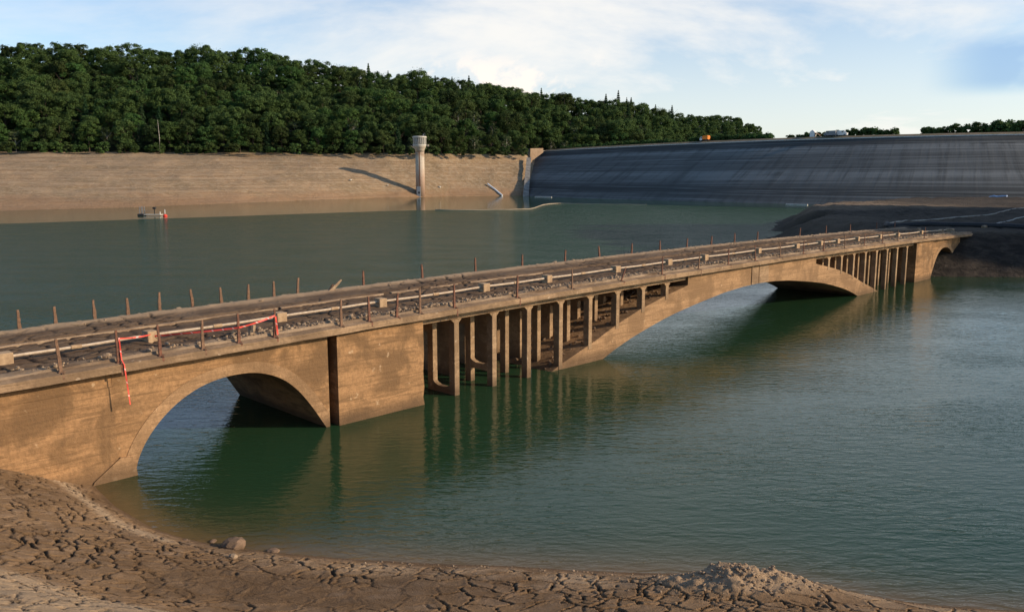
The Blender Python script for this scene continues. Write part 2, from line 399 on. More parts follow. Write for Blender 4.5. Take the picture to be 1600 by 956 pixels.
    me = np_mesh('bank_ground', V, grid_faces(*X.shape), True); attr(me, 'crack', np.zeros(len(V))); attr(me, 'dry_lit', np.zeros(len(V)))
    tag(link_mesh('bank_ground', me, M['mud']), kind='structure')
build_shore()

# ------------------------------------------------------------------ ground sheet to the horizon
g_ = MB(); g_.box(-4000, 4000, -2500, 6000, -9, -6)
tag(g_.build('ground', M['mud']), kind='structure')

# ------------------------------------------------------------------ water: wind-rippled reach and sheltered calm band
def water_mat(name, amp, calm):
    m, nt, b = nmat(name); g = G(nt)
    sh = g.n('ShaderNodeAttribute', attribute_name='shallow'); ch = g.n('ShaderNodeAttribute', attribute_name='chop')
    c = g.mix(sh.outputs['Fac'], (.0145, .043, .0185), (.125, .083, .036))
    v1 = g.geo(scale=(1.15, 3.1, 1), rot=(0, 0, R(-14))); v2 = g.geo(scale=(2.8, 6.8, 1), rot=(0, 0, R(12))); v3 = g.geo(scale=(.10, .2, 1), rot=(0, 0, R(20)))
    n1 = g.noise(v1, 1.0, 3, .5, .5); n2 = g.noise(v2, 1.0, 3, .55, .3); n3 = g.noise(v3, 1.0, 3, .5)
    h = g.math('ADD', g.math('MULTIPLY', n1, 1.0), g.math('MULTIPLY', n2, .42))
    h = g.math('MULTIPLY', g.math('MULTIPLY', h, g.mr(n3, .3, .7, .55, 1.25)), ch.outputs['Fac'])
    nb = g.bump(h, amp, 1.0); nt.nodes.remove(b); out = [q for q in nt.nodes if q.bl_idname == 'ShaderNodeOutputMaterial'][0]
    df = g.n('ShaderNodeBsdfDiffuse'); g.L.new(c, df.inputs['Color']); gl = g.n('ShaderNodeBsdfGlossy'); gl.inputs['Roughness'].default_value = .03 if calm else .06; gl.inputs['Color'].default_value = (1, 1, 1, 1); g.L.new(nb, gl.inputs['Normal'])
    fr = g.n('ShaderNodeFresnel'); fr.inputs['IOR'].default_value = 1.333; g.L.new(nb, fr.inputs['Normal'])
    # rougher, wind-blown water mirrors less of what stands beyond it
    k = .85 if calm else g.mr(ch.outputs['Fac'], .42, 1.27, .95, .44, False)
    ms = g.n('ShaderNodeMixShader'); g.L.new(g.math('MULTIPLY', fr.outputs[0], k), ms.inputs[0]); g.L.new(df.outputs[0], ms.inputs[1]); g.L.new(gl.outputs[0], ms.inputs[2]); g.L.new(ms.outputs[0], out.inputs[0])
    return m
M['water'] = water_mat('rippled_water', .072, False); M['calm'] = water_mat('calm_water', .006, True)
def build_water():
    bx = np.array([-400, -109.5, -79, -37.5, -23.4, 3, 9, 13, 17, 30, 48.4, 98, 400.]); by = np.array([110, 178, 206, 245, 253, 262, 285, 305, 313, 308, 300.7, 264, 150.])
    xs = np.concatenate([np.linspace(-400, -32, 60), np.arange(-30, 30, .4), np.linspace(31, 400, 60)])
    yc = np.interp(xs, bx, by)
    t = np.linspace(0, 1, 200) ** 1.7
    Y1 = 8 + (yc[:, None] - 8) * t[None, :]; X1 = np.repeat(xs[:, None], len(t), 1)
    def chop(X, Y):
        t = (X + 13.68) * -.7127 + (Y - 26.06) * .7015
        return .42 + .85 * ss(t, 6, 30) + .35 * ss(-t, 8, 34)
    def depthcol(X, Y):
        z = shore_z(np.clip(X, -60, 60), np.clip(Y, -15, 40))
        z, _, _ = near_height(np.clip(X, -40, 40), np.clip(Y, -15, 40))
        s = np.exp(-np.maximum(-z, 0) / .27) * (Y < 40); s = np.where(Y > 34, s * np.clip((40 - Y) / 6, 0, 1), s)
        return np.where(np.abs(X) > 40, 0, s)
    me = np_mesh('water', np.stack([X1, Y1, np.zeros_like(X1)], -1).reshape(-1, 3), grid_faces(*X1.shape)); attr(me, 'shallow', depthcol(X1, Y1)); attr(me, 'chop', chop(X1, Y1))
    tag(link_mesh('water', me, M['water']), kind='structure')
    t = np.linspace(0, 1, 12); Y2 = yc[:, None] + (560 - yc[:, None]) * t[None, :]; X2 = np.repeat(xs[:, None], len(t), 1)
    me = np_mesh('calm_water', np.stack([X2, Y2, np.zeros_like(X2)], -1).reshape(-1, 3), grid_faces(*X2.shape)); attr(me, 'shallow', np.zeros(X2.size)); attr(me, 'chop', np.ones(X2.size))
    tag(link_mesh('calm_water', me, M['calm']), kind='structure')
build_water()

# ------------------------------------------------------------------ far bank and wooded hill
# px column -> shore point, bank top, ridge
SH = np.array([(-700,352),(-300,341),(0,330),(100,327),(210,324),(330,319),(480,313),(600,309),(700,307),(800,306),(828,306)], float)
TOPY = np.array([(-700,405),(0,425),(400,445),(650,460),(820,495),(840,520),(900,530),(1000,530),(1060,580),(1210,620),(1300,640)], float)
SKY = np.array([(-700,120),(-300,100),(0,80),(45,66),(90,70),(200,72),(320,78),(430,88),(500,100),(600,112),(660,119),(760,133),(850,146),(900,152),(930,153),(990,160),(1040,177),(1100,181),(1150,186),(1195,203),(1220,216),(1300,240)], float)
RIDY = np.array([(-700,520),(0,545),(700,580),(820,610),(1000,640),(1060,720),(1210,760),(1300,780)], float)
def hill_cols(px):
    shy = float(np.interp(px, SH[:, 0], SH[:, 1])); S = at_height(px, shy, 0.0)
    if px > 828: S = at_depth(px, 306, np.interp(px, [828, 1300], [442, 560]))
    ty = float(np.interp(px, TOPY[:, 0], TOPY[:, 1])); T = at_depth(px, 240, ty); T.z = 22.4
    if px > 828: S = Vector((T.x, T.y - 30, 14.0))
    ry = float(np.interp(px, RIDY[:, 0], RIDY[:, 1])); Rg = at_depth(px, float(np.interp(px, SKY[:, 0], SKY[:, 1])), ry)
    Rg.z = max(Rg.z - float(np.interp(px, [0, 820, 1000, 1060, 1200], [13.5, 12.5, 12.5, 9.5, 7])), 22.6)
    return S, T, Rg
def hill_point(px, v):
    S, T, Rg = hill_cols(px)
    if v < 0: return T.lerp(S, -v)
    p = T.lerp(Rg, v); p.z = T.z + (Rg.z - T.z) * (v ** .92); return p
def bank_mat():
    m, nt, b = nmat('dry_lake_bank'); g = G(nt)
    st = g.noise(g.geo(scale=(.012, .012, 1.3)), 1.0, 7, .75, .3); big = g.noise(g.geo(), .05, 6, .65, .4); fine = g.noise(g.geo(), .45, 6, .75); sp = g.noise(g.geo(), .9, 3, .6)
    c = g.mix(g.mr(st, .36, .64), (.385, .268, .158), (.25, .162, .088))
    c = g.mix(g.mr(big, .42, .66, 0, .7), c, (.205, .145, .08))
    c = g.mix(g.mr(fine, .44, .64, 0, .5), c, (.43, .34, .225))
    c = g.mix(g.mr(sp, .58, .68, 0, .6), c, (.13, .09, .055))
    pos = g.n('ShaderNodeNewGeometry'); sep = g.n('ShaderNodeSeparateXYZ'); g.L.new(pos.outputs['Position'], sep.inputs[0])
    wob = g.math('ADD', sep.outputs[2], g.math('MULTIPLY', g.math('SUBTRACT', big, .5), 8.0))
    c = g.mix(g.mr(wob, 1.0, 5.5, .55, 0), c, (.24, .135, .07))
    c = g.mix(g.mr(wob, 19.5, 22.5, 0, .5), c, (.30, .235, .15))
    c = g.mix(g.mr(sep.outputs[2], 22.1, 22.9), c, (.030, .036, .018))
    g.set(b.inputs['Base Color'], c); b.inputs['Roughness'].default_value = .95; b.inputs['Specular IOR Level'].default_value = .08
    g.set(b.inputs['Normal'], g.bump(g.math('ADD', g.math('MULTIPLY', g.math('ADD', fine, g.math('MULTIPLY', sp, .6)), .55), g.math('MULTIPLY', st, 1.0)), .8, .8))
    return m
M['bank'] = bank_mat()
def build_hill():
    pxs = np.concatenate([np.arange(-700, 0, 25), np.arange(0, 828, 4), np.arange(828, 1301, 12)])
    vs = np.concatenate([np.linspace(-1.12, 0, 46), np.linspace(.04, 1, 26), [1.15, 1.5, 2.2]])
    V = np.zeros((len(pxs), len(vs), 3))
    for i, px in enumerate(pxs):
        S, T, Rg = hill_cols(px)
        for j, v in enumerate(vs):
            if v < 0:
                p = T.lerp(S, -v)
                if px <= 828:
                    k = -v; prof = (1 - k) ** 1.0; p.z = T.z * prof
            elif v <= 1: p = hill_point(px, v)
            else: p = T.lerp(Rg, v); p.z = Rg.z - 25 * (v - 1)
            V[i, j] = p
    X, Y = V[..., 0], V[..., 1]
    bankm = (vs < 0)[None, :] * ss(V[..., 2], -.5, 2.0) * ss(22.6 - V[..., 2], .0, 1.5)
    V[..., 2] += bankm * (fbm(X * .06, Y * .06, 4, 3) * 2.2 + fbm(X * .3, Y * .3, 2, 13) * .35)
    # terraces left by the falling water
    V[..., 2] += bankm * .09 * np.sin(V[..., 2] * 3.1 + fbm(X * .04, Y * .04, 2, 8) * 6)
    me = np_mesh('hill', V.reshape(-1, 3), grid_faces(len(pxs), len(vs)), True)
    tag(link_mesh('hill', me, M['bank']), kind='structure')
build_hill()

# ------------------------------------------------------------------ far right mud flat (promontory) carrying the bridge's far end
def dark_mud_mat():
    m, nt, b = nmat('dark_lake_mud'); g = G(nt)
    big = g.noise(g.geo(), .06, 5, .6, .3); med = g.noise(g.geo(scale=(1, 1, 2.5)), .6, 6, .7, .4); fine = g.noise(g.geo(), 3.0, 5, .7)
    c = g.mix(g.mr(big, .4, .65), (.046, .037, .027), (.078, .060, .042))
    c = g.mix(g.mr(med, .45, .7, 0, .7), c, (.075, .054, .036))
    c = g.mix(g.mr(fine, .5, .75, 0, .6), c, (.016, .013, .010))
    a = g.n('ShaderNodeAttribute', attribute_name='dry_lit'); c = g.mix(a.outputs['Fac'], c, (.27, .19, .115))  # dried mud and the sunlit strip, both as colour
    w_ = g.n('ShaderNodeAttribute', attribute_name='wet'); c = g.mix(w_.outputs['Fac'], c, g.mix(g.mr(med, .4, .65), (.022, .018, .014), (.055, .043, .032)))  # wet mud, with the slope's shade put into the colour too
    g.set(b.inputs['Base Color'], c); b.inputs['Roughness'].default_value = .9; b.inputs['Specular IOR Level'].default_value = .12
    g.set(b.inputs['Normal'], g.bump(g.math('ADD', med, g.math('MULTIPLY', fine, .4)), .5, .8))
    return m
M['dark_mud'] = dark_mud_mat()
POLY = np.array([(40,84.2),(44,83.5),(52,83.0),(65,82.2),(85,80),(130,70),(300,40),(520,40),(520,330),(260,255),(190,262),(150,272),(118,262),(96,243),(80,222),(66,200),(57,180),(49.5,160),(47.5,156.5),(51,151),(46.5,143),(42.2,137),(42.5,128),(40.5,110),(38,95),(37.2,89)], float)
def poly_sd(X, Y, P):
    d = np.full(X.shape, 1e9); ins = np.zeros(X.shape, bool); n = len(P)
    for i in range(n):
        a = P[i]; b = P[(i + 1) % n]; e = b - a; L2 = (e ** 2).sum()
        t = np.clip(((X - a[0]) * e[0] + (Y - a[1]) * e[1]) / L2, 0, 1)
        d = np.minimum(d, np.hypot(X - a[0] - t * e[0], Y - a[1] - t * e[1]))
        c = ((a[1] > Y) != (b[1] > Y)) & (X < (b[0] - a[0]) * (Y - a[1]) / (b[1] - a[1] + 1e-12) + a[0]); ins ^= c
    return np.where(ins, d, -d)
def flat_height(X, Y):
    sd_ = poly_sd(X + fbm(X * .12, Y * .12, 3, 7) * 3.0 * ss(Y, 96, 110), Y + fbm(X * .12, Y * .12, 3, 27) * 3.0 * ss(Y, 96, 110), POLY)
    nearside = ss(Y, 112, 96)
    zt = 3.6 + 0.45 * nearside + fbm(X * .03, Y * .03, 3, 4) * 1.3 * ss(Y, 98, 125)
    z = np.where(sd_ > 0, zt * (nearside * np.clip(sd_ / 6.9, 0, 1) + (1 - nearside) * ss(sd_, 0, 9) ** .8), sd_ * .3)
    z = z + fbm(X * .5, Y * .5, 4, 14, .6) * .8 * ss(sd_, .3, 3) * (1 - .7 * nearside) + fbm(X * 1.1, Y * 1.1, 3, 15) * .3 * ss(sd_, .2, 1.5)
    return np.maximum(z, -3), sd_
def build_flat():
    xs = np.concatenate([np.arange(30, 80, .5), np.arange(80, 180, 1.5), np.arange(180, 530, 15)]); ys = np.concatenate([np.arange(40, 78, 4), np.arange(78, 112, .5), np.arange(112, 180, .8), np.arange(180, 345, 3)])
    X, Y = np.meshgrid(xs, ys, indexing='ij'); z, sd_ = flat_height(X, Y)
    me = np_mesh('mud_flat', np.stack([X, Y, z], -1).reshape(-1, 3), grid_faces(*X.shape), True)
    dry_lit = ss(Y - .25 * (X - 60), 150, 172) * ss(112 - X, 0, 28) * ss(sd_, 2, 8) * (.55 + .9 * fbm(X * .05, Y * .1, 3, 66))  # pale dried mud that also paints in the sunlit far strip
    dry_lit = np.maximum(dry_lit, .10 * ss(fbm(X * .08, Y * .08, 3, 61), 0, .3))
    attr(me, 'wet', ss(Y, 108, 96) * ss(z, 4.3, 3.5)); attr(me, 'dry_lit', np.clip(dry_lit, 0, 1)); tag(link_mesh('mud_flat', me, M['dark_mud']), kind='structure')  # near slope darkened as wet mud plus painted-in shade
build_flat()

# ------------------------------------------------------------------ bridge
A0 = Vector((-13.6779, 26.0645, 0)); U = Vector((.70148, .71269, 0)); NN = Vector((-.71269, .70148, 0)); BROT = math.atan2(U.y, U.x)
def B(s, t, z): return A0 + U * s + NN * t + Vector((0, 0, z))
def zb(s): return 4.07 - .00018 * (s - 44) ** 2          # underside of the ledge
WID = 7.55
bridge = empty('bridge', A0, BROT)
tag(bridge, 'long brown concrete arch bridge standing exposed in the drained reservoir', 'bridge')
S0, S1 = -16.0, 91.0
def along(name, mat, section, s0=S0, s1=S1, step=1.0, parent=bridge, rough=0.0):
    """extrude a closed (t, dz) section along the cambered deck"""
    n = int((s1 - s0) / step) + 1; ss_ = np.linspace(s0, s1, n); k = len(section); V = []
    for i, s in enumerate(ss_):
        for (t, dz) in section:
            j = (random.uniform(-rough, rough), random.uniform(-rough, rough)) if rough else (0, 0)
            V.append((s, t + j[0], zb(s) + dz + j[1]))
    F = []
    for i in range(n - 1):
        for q in range(k): F.append((i * k + q, i * k + (q + 1) % k, (i + 1) * k + (q + 1) % k, (i + 1) * k + q))
    me = bpy.data.meshes.new(name); me.from_pydata(V, [], F + [tuple(range(k))[::-1], tuple((n - 1) * k + q for q in range(k))])
    bm = bmesh.new(); bm.from_mesh(me); bmesh.ops.recalc_face_normals(bm, faces=bm.faces[:]); bm.to_mesh(me); bm.free()
    return link_mesh(name, me, mat, parent)
along('deck_slab', M['ledge'], [(-.02, -.13), (7.32, -.13), (7.32, .25), (-.02, .25)])
along('ledge', M['ledge'], [(-.52, -.02), (-.03, -.045), (-.03, .255), (-.12, .30), (-.52, .235)], rough=.012, step=.6)
along('ledge', M['ledge'], [(7.33, -.12), (7.78, -.02), (7.78, .235), (7.45, .30), (7.33, .255)], rough=.012, step=.6)
# roadway: mud-covered, cracked
def road_mat():
    m, nt, b = nmat('mud_covered_road'); g = G(nt); v = g.coord()
    at = g.n('ShaderNodeAttribute', attribute_name='crack'); a2 = g.n('ShaderNodeAttribute', attribute_name='dry_lit')
    big = g.noise(g.coord(scale=(.35, 1.2, 1)), 1.0, 6, .65, .4); fine = g.noise(v, 6, 6, .72)
    c = g.mix(g.mr(big, .38, .64), (.108, .070, .043), (.165, .108, .064)); c = g.mix(g.mr(fine, .45, .75, 0, .6), c, (.065, .045, .031))
    c = g.mix(a2.outputs['Fac'], c, (.33, .24, .155)); c = g.mix(g.math('MULTIPLY', at.outputs['Fac'], .85), c, (.03, .022, .016))
    g.set(b.inputs['Base Color'], c); b.inputs['Roughness'].default_value = .95; b.inputs['Specular IOR Level'].default_value = .1
    g.set(b.inputs['Normal'], g.bump(fine, .05, .8)); return m
M['road'] = road_mat()
def build_road():
    sv = np.concatenate([np.arange(-8, 26, .055), np.arange(26, 91, .14)]); tv = np.arange(-.16, 7.36, .06); S, T = np.meshgrid(sv, tv, indexing='ij')
    base = 4.07 - .00018 * (S - 44) ** 2
    wx = S + fbm(S, T, 3, 5) * .7; wy = T + fbm(S, T, 3, 6) * .7
    e, h = voro_edge(wx / .95, wy / .5, 21); e = e * .5
    cr = (1 - ss(e, .012, .055)) * ss(fbm(S * .3, T * .3, 2, 9), -.25, .05) * ss(T, .5, .9) * ss(7.0 - T, 0, .3)
    side = np.where(T > 4.95, .10, 0.0)
    dz = .30 + .05 * ss(T, 0, 1.5) + side + fbm(S * .5, T * .9, 3, 41) * .08 + fbm(S * 3, T * 3, 3, 43) * .04 - cr * .06 + (h - .5) * .03
    dz += .07 * ss(.15 - T, 0, .25)
    dz += .07 * np.exp(-((T - .35) / .35) ** 2) + .12 * np.exp(-((T - 7.0) / .35) ** 2)
    dz = np.where(T < -.12, .20, np.where(T > 7.33, .2, dz))
    me = np_mesh('roadway', np.stack([S, T, base + dz], -1).reshape(-1, 3), grid_faces(*S.shape), True); attr(me, 'crack', cr)
    dry_lit = np.maximum(.8 * ss(.75 - T, 0, .6) * ss(fbm(S * .8, T * 2, 3, 19), -.3, .2), ss(T, 6.3, 6.9) * .8); dry_lit = np.maximum(dry_lit, .35 * ss(T, 5.0, 5.3) * ss(fbm(S * .5, T, 3, 29), -.1, .3))
    attr(me, 'dry_lit', dry_lit); link_mesh('roadway', me, M['road'], bridge)
build_road()
# far kerb in lengths, with gaps where it has broken away
for a, b in ((-16, 9.6), (9.8, 15.4), (15.9, 17.6), (18.4, 20.3), (21.2, 27), (46, 49.3), (57.5, 61.5)):
    along('kerb', M['kerb'], [(4.82, .30), (5.0, .30), (5.0, .40), (4.82, .40)], a, b, .6, rough=.012)

# small end arch with its spandrel and left abutment
ARC1 = [(1.30, -1.2), (1.28, 0), (1.57, .85), (2.13, 1.58), (2.87, 2.18), (3.35, 2.45), (3.9, 2.65), (4.5, 2.79), (5.12, 2.83), (5.75, 2.79), (6.36, 2.6), (6.85, 2.35), (7.26, 2.05), (7.68, 1.64), (8.04, 1.18), (8.40, .70), (8.70, .22), (8.84, 0), (8.95, -1.2)]
def dense(P):
    o = [P[0]]
    for i in range(1, len(P) - 2):
        p0, p1, p2, p3 = [Vector(q) for q in (P[max(i - 1, 1)], P[i], P[i + 1], P[min(i + 2, len(P) - 2)])]
        for k in range(3):
            t = k / 3; q = .5 * ((2 * p1) + (p2 - p0) * t + (2 * p0 - 5 * p1 + 4 * p2 - p3) * t * t + (3 * p1 - p0 - 3 * p2 + p3) * t ** 3); o.append((q.x, q.y))
    return o + [P[-2], P[-1]]
ARC1 = dense([(1.30, -1.2), (1.27, 0), (1.42, .52), (1.68, 1.02), (2.05, 1.5), (2.5, 1.93), (3.05, 2.31), (3.7, 2.61), (4.4, 2.78), (5.12, 2.83), (5.85, 2.77), (6.5, 2.57), (7.08, 2.25), (7.58, 1.80), (8.02, 1.26), (8.40, .70), (8.70, .22), (8.84, 0), (8.95, -1.2)])
def mir(P): return [(88.0 - s, z) for s, z in P][::-1]
def spandrel(P, s_lo, s_hi):
    top = [(s_hi + (s_lo - s_hi) * k / 8, zb(s_hi + (s_lo - s_hi) * k / 8) - .11) for k in range(9)]
    return P + [(s_hi, -1.2)] + top + [(s_lo, -1.2)]
MB().prism(spandrel(ARC1, .75, 9.02), .03, 7.25).build('end_arch', M['concrete'], bridge)
MB().prism(spandrel(mir(ARC1), 78.98, 87.6), .03, 7.25).build('end_arch', M['concrete'], bridge)
def ring(P, w, clip):
    """arch ring seen on the face: offset polygon"""
    P = P[1:-1]; o = []
    for i, p in enumerate(P):
        a = P[max(i - 1, 0)]; b = P[min(i + 1, len(P) - 1)]; d = Vector((b[0] - a[0], b[1] - a[1])).normalized(); nrm = Vector((-d.y, d.x))
        q = (p[0] + nrm.x * w, p[1] + nrm.y * w); o.append((min(max(q[0], clip[0]), clip[1]), max(q[1], -.3)))
    return P + o[::-1]
MB().prism(ring(ARC1, .42, (.8, 9.0)), .010, .027).build('arch_ring', M['concrete_arch'], bridge)
MB().prism(ring(mir(ARC1), .42, (79.0, 87.4)), .010, .027).build('arch_ring', M['concrete_arch'], bridge)
# dark joint strip back wall + piers
for a_, b_ in ((9.03, 9.335), (78.665, 78.97)): MB().box(a_, b_, .75, 7.2, -1.2, zb(a_) - .14).build('joint_wall', M['concrete'], bridge)
def pier(s0, s1):
    top = [(s1 + (s0 - s1) * k / 3, zb(s1 + (s0 - s1) * k / 3) - .125) for k in range(4)]
    # chipped foot on the water side
    P = [(s0, -1.5), (s1 + .02, -1.5), (s1 + .03, .0), (s1 - .05, .35), (s1 + .02, .8), (s1 - .03, 1.5), (s1 + .03, 2.3)] + top
    MB().prism(P, -.16, 7.2).build('pier', M['concrete'], bridge)
pier(9.34, 13.78); pier(74.2, 78.66)
P = [(-15.9, -1.5), (.76, -1.5), (.76, zb(0) - .55), (-15.9, zb(-15) - .55)]
MB().prism(P, -.02, 7.2).build('abutment', M['concrete'], bridge)
MB().prism([(-15.9, zb(-15) - .547), (.73, zb(0) - .547), (.73, zb(0) - .14), (-15.9, zb(-15) - .14)], .005, 7.2).build('abutment_cap', M['concrete'], bridge)
MB().prism([(-.35, -.4), (1.36, -.4), (1.30, .32), (1.22, .66), (.82, .74), (-.05, .12)], -.075, 1.2).build('footing', M['concrete_arch'], bridge)

# main three-hinged arch
INT = [(0, 2.66), (2.2, 2.61), (4.5, 2.46), (6.3, 2.26), (8.3, 2.02), (10.3, 1.74), (11.8, 1.47), (13.4, 1.13), (14.8, .80), (16.3, .36), (17.3, 0), (19.5, -1.0)]
EXT = [(24.2, -1.0), (21.6, 0), (20.7, .32), (18.1, 1.1), (16.0, 1.82), (13.8, 2.42), (11.4, 2.92), (9.3, 3.28), (8.95, 3.36)]
half_r = [(44 + a, b) for a, b in INT] + [(44 + a, b) for a, b in EXT]
half_l = [(44 - a, b) for a, b in INT][::-1]
top = [(52.95, zb(53) - .135)] + [(44 + k, zb(44 + k) - .135) for k in (6, 3, 0, -3, -6)] + [(35.05, zb(35) - .135)]
outline = half_r + top + [(44 - a, b) for a, b in EXT][::-1] + half_l[:-1]
MB().prism(outline, .0, 7.25).build('main_arch', M['concrete_arch'], bridge)
MB().prism([(42.95, 2.66), (43.85, 2.69), (43.85, zb(43) - .14), (42.95, zb(43) - .14)], -.05, -.003).prism([(44.0, 2.69), (45.35, 2.66), (45.35, zb(45) - .14), (44.0, zb(44) - .14)], -.03, -.003).build('hinge_panel', M['ledge'], bridge)

# spandrel columns in five rows, beams with haunches, low braces
COLS = [15.86 + 2.415 * k for k in range(8)]; COLS += [88 - s for s in COLS]
ROWT = [.16, 1.72, 3.5, 5.3, 7.0]
def ext_z(s):
    d = abs(s - 44); E = sorted(EXT); return float(np.interp(d, [e[0] for e in E], [e[1] for e in E]))
for s in COLS:
    for k, t in enumerate(ROWT):
        w = .15 if k == 0 else .14; bot = max(ext_z(s) - .25, -1.2); topz = zb(s) - .36
        dp = (.19, .2, .7, .7, .25)[k]; m = MB().box(s - w, s + w, t - dp, t + dp, bot, topz, .015)
        h = .16                                                    # flared head
        for sg in (-1, 1): m.prism([(s + sg * w, topz - h), (s + sg * (w + h), topz), (s + sg * w, topz)][::sg], t - dp + .005, t + dp - .005)
        m.build('column', M['concrete_post'], bridge)
for s in COLS:
    if zb(s) - 1.0 < ext_z(s): continue
    MB().box(s - .12, s + .12, 1.93, 6.79, max(zb(s) - 1.15, ext_z(s) + .1), zb(s) - .372).build('cross_beam', M['concrete_post'], bridge)
for t in ROWT:
    along('beam', M['concrete_post'], [(t - .02, -.37), (t + .17, -.37), (t + .17, -.133), (t - .02, -.133)], 13.8, 35.2, 1.2)
    along('beam', M['concrete_post'], [(t - .02, -.37), (t + .17, -.37), (t + .17, -.133), (t - .02, -.133)], 52.8, 74.18, 1.2)
for s, z0 in ((COLS[0], .12), (COLS[1], .78), (COLS[15], .8), (COLS[14], 1.5)) if False else ((COLS[0], .12), (COLS[1], .82), ):
    m = MB()
    for a, b in zip(ROWT[:1], ROWT[1:2]):
        P = [(a + .1, z0 + .42), (a + .30, z0 + .26), (a + .55, z0 + .18), (b - .55, z0 + .18), (b - .30, z0 + .26), (b - .1, z0 + .42), (b - .1, z0 - .12), (a + .1, z0 - .12)]
        bb = MB(); bb.prism(P, -.12, .12); mat4 = Matrix.Translation((s, 0, 0)) @ Matrix(((0, -1, 0, 0), (1, 0, 0, 0), (0, 0, 1, 0), (0, 0, 0, 1)))
        bmesh.ops.transform(bb.bm, matrix=mat4, verts=bb.bm.verts); m.add(bb.bm)
    m.build('brace', M['concrete_post'], bridge)

# ------------------------------------------------------------------ rubble and stones
def stone_geo(r, rnd):
    bm = bmesh.new(); bmesh.ops.create_icosphere(bm, subdivisions=1, radius=1.0)
    sc = [r * rnd.uniform(.6, 1.3), r * rnd.uniform(.6, 1.2), r * rnd.uniform(.45, .9)]
    rot = Matrix.Rotation(rnd.uniform(0, 6.28), 3, 'Z') @ Matrix.Rotation(rnd.uniform(-.5, .5), 3, 'X')
    V = []
    for v in bm.verts:
        k = rnd.uniform(.72, 1.12); q = Vector((max(-.75, min(.75, v.co.x)) * k * sc[0], max(-.75, min(.75, v.co.y)) * k * sc[1], max(-.7, min(.7, v.co.z)) * k * sc[2])); V.append(rot @ q)
    F = [tuple(v.index for v in f.verts) for f in bm.faces]; bm.free(); return np.array(V), np.array(F)
_rr = random.Random(3); STONES = [stone_geo(1.0, _rr) for _ in range(14)]
def stones_stuff(name, pts, mat, label, cat):
    VV = []; FF = []; o = 0
    for (p, r) in pts:
        V, F = STONES[_rr.randrange(14)]; a = _rr.uniform(0, 6.28); c, s_ = math.cos(a), math.sin(a)
        W = V * r; W = np.stack([W[:, 0] * c - W[:, 1] * s_, W[:, 0] * s_ + W[:, 1] * c, W[:, 2]], 1) + np.array(p)
        VV.append(W); FF.append(F + o); o += len(V)
    ob = link_mesh(name, np_mesh(name, np.concatenate(VV), np.concatenate(FF)), mat); tag(ob, label, cat, kind='stuff'); return ob
pts = []
for _ in range(5200):
    s = random.uniform(-2, 89); dens = .35 + 1.3 * (vnoise(np.array(s * .35), np.array(1.5), 3) - .25)
    if s < 4.5: dens *= .25
    if random.random() > dens: continue
    t = .12 + abs(random.gauss(0, .34)); r = random.choice((.025, .03, .04, .05, .06, .08, .11)) * random.uniform(.8, 1.25)
    pts.append((B(s, t, zb(s) + .36 + r * .35), r))
stones_stuff('rubble', pts, M['stone'], 'loose pale rubble strewn along the near edge of the bridge road', 'rubble')
pts = []
for _ in range(5600):
    s = random.uniform(-8, 89); dens = .55 + 1.2 * (vnoise(np.array(s * .3), np.array(7.5), 5) - .3)
    if random.random() > dens: continue
    t = min(7.66, 7.28 + random.gauss(-.06, .22)); r = random.choice((.03, .04, .05, .06, .08, .11)) * random.uniform(.8, 1.25)
    if s > 28: r *= 1.25
    pts.append((B(s, t, zb(s) + (.44 if t < 7.32 else .28) + r * .4), r))
stones_stuff('rubble', pts, M['stone'], 'loose rubble heaped along the far edge of the bridge road', 'rubble')
pts = []
for _ in range(700):
    sg = random.choice((-1, 1)); d = random.uniform(9.5, 21.8); s = 44 + sg * d; t = random.uniform(.5, 7.0); r = random.uniform(.04, .14)
    pts.append((B(s, t, ext_z(s) + r * .4), r))
stones_stuff('debris', pts, M['mudstone'], 'stones and silt lying on the back of the big arch under the deck', 'debris')
def stone(loc, r, label, group=None, mat='stone', cat='stone'):
    rr = random.Random(int(loc[0] * 991 + loc[1] * 77)); bm = bmesh.new(); bmesh.ops.create_icosphere(bm, subdivisions=3, radius=1.0)
    V = np.array([v.co for v in bm.verts]); sx, sy, sz = rr.uniform(.9, 1.3), rr.uniform(.75, 1.0), rr.uniform(.55, .75)
    d = 1 + fbm(V[:, 0] * 1.6 + loc[0] + 40, V[:, 1] * 1.6 + V[:, 2] * 1.3 + 50, 4, 9) * .7
    V = np.clip(V * d[:, None], -.85, .85) * np.array([sx, sy, sz]) * r
    F = np.array([[v.index for v in f.verts] for f in bm.faces]); bm.free()
    o = link_mesh('stone', np_mesh('stone', V, F, False), M[mat]); o.location = loc; o.rotation_euler = (0, 0, rr.uniform(0, 6)); o.name = cat
    return tag(o, label, cat, group)
def gz(x, y): return float(near_height(np.array([x]), np.array([y]))[0][0])
stone((-7.55, 21.28, .12), .34, 'biggest rounded brown boulder at the near waterline', mat='mudstone', cat='boulder')
stone((-9.0, 21.6, .05), .13, 'small stone at the waterline just left of the big boulder', mat='mudstone')
stone((-6.45, 21.12, .0), .17, mat='mudstone', label='flat stone at the waterline just right of the big boulder', cat='stone')
stone((-8.3, 21.75, .0), .11, 'small wet stone in the water behind the big boulder', mat='mudstone')
p = at_height(365, 864, .6); stone((-7.1, 19.9, gz(-7.1, 19.9) + .03), .13, 'small pale stone on the cracked mud in front of the big boulder')
q = at_height(1170, 890, .6); pts = []
for _ in range(700):
    x = random.gauss(5.6, 1.1); y = random.gauss(18.3, .5); h = near_height(np.array([x]), np.array([y]))
    if float(h[2][0]) < .35 and random.random() < .8: continue
    r = random.choice((.012, .018, .025, .035, .055)); pts.append(((x, y, float(h[0][0]) + r * .2), r))
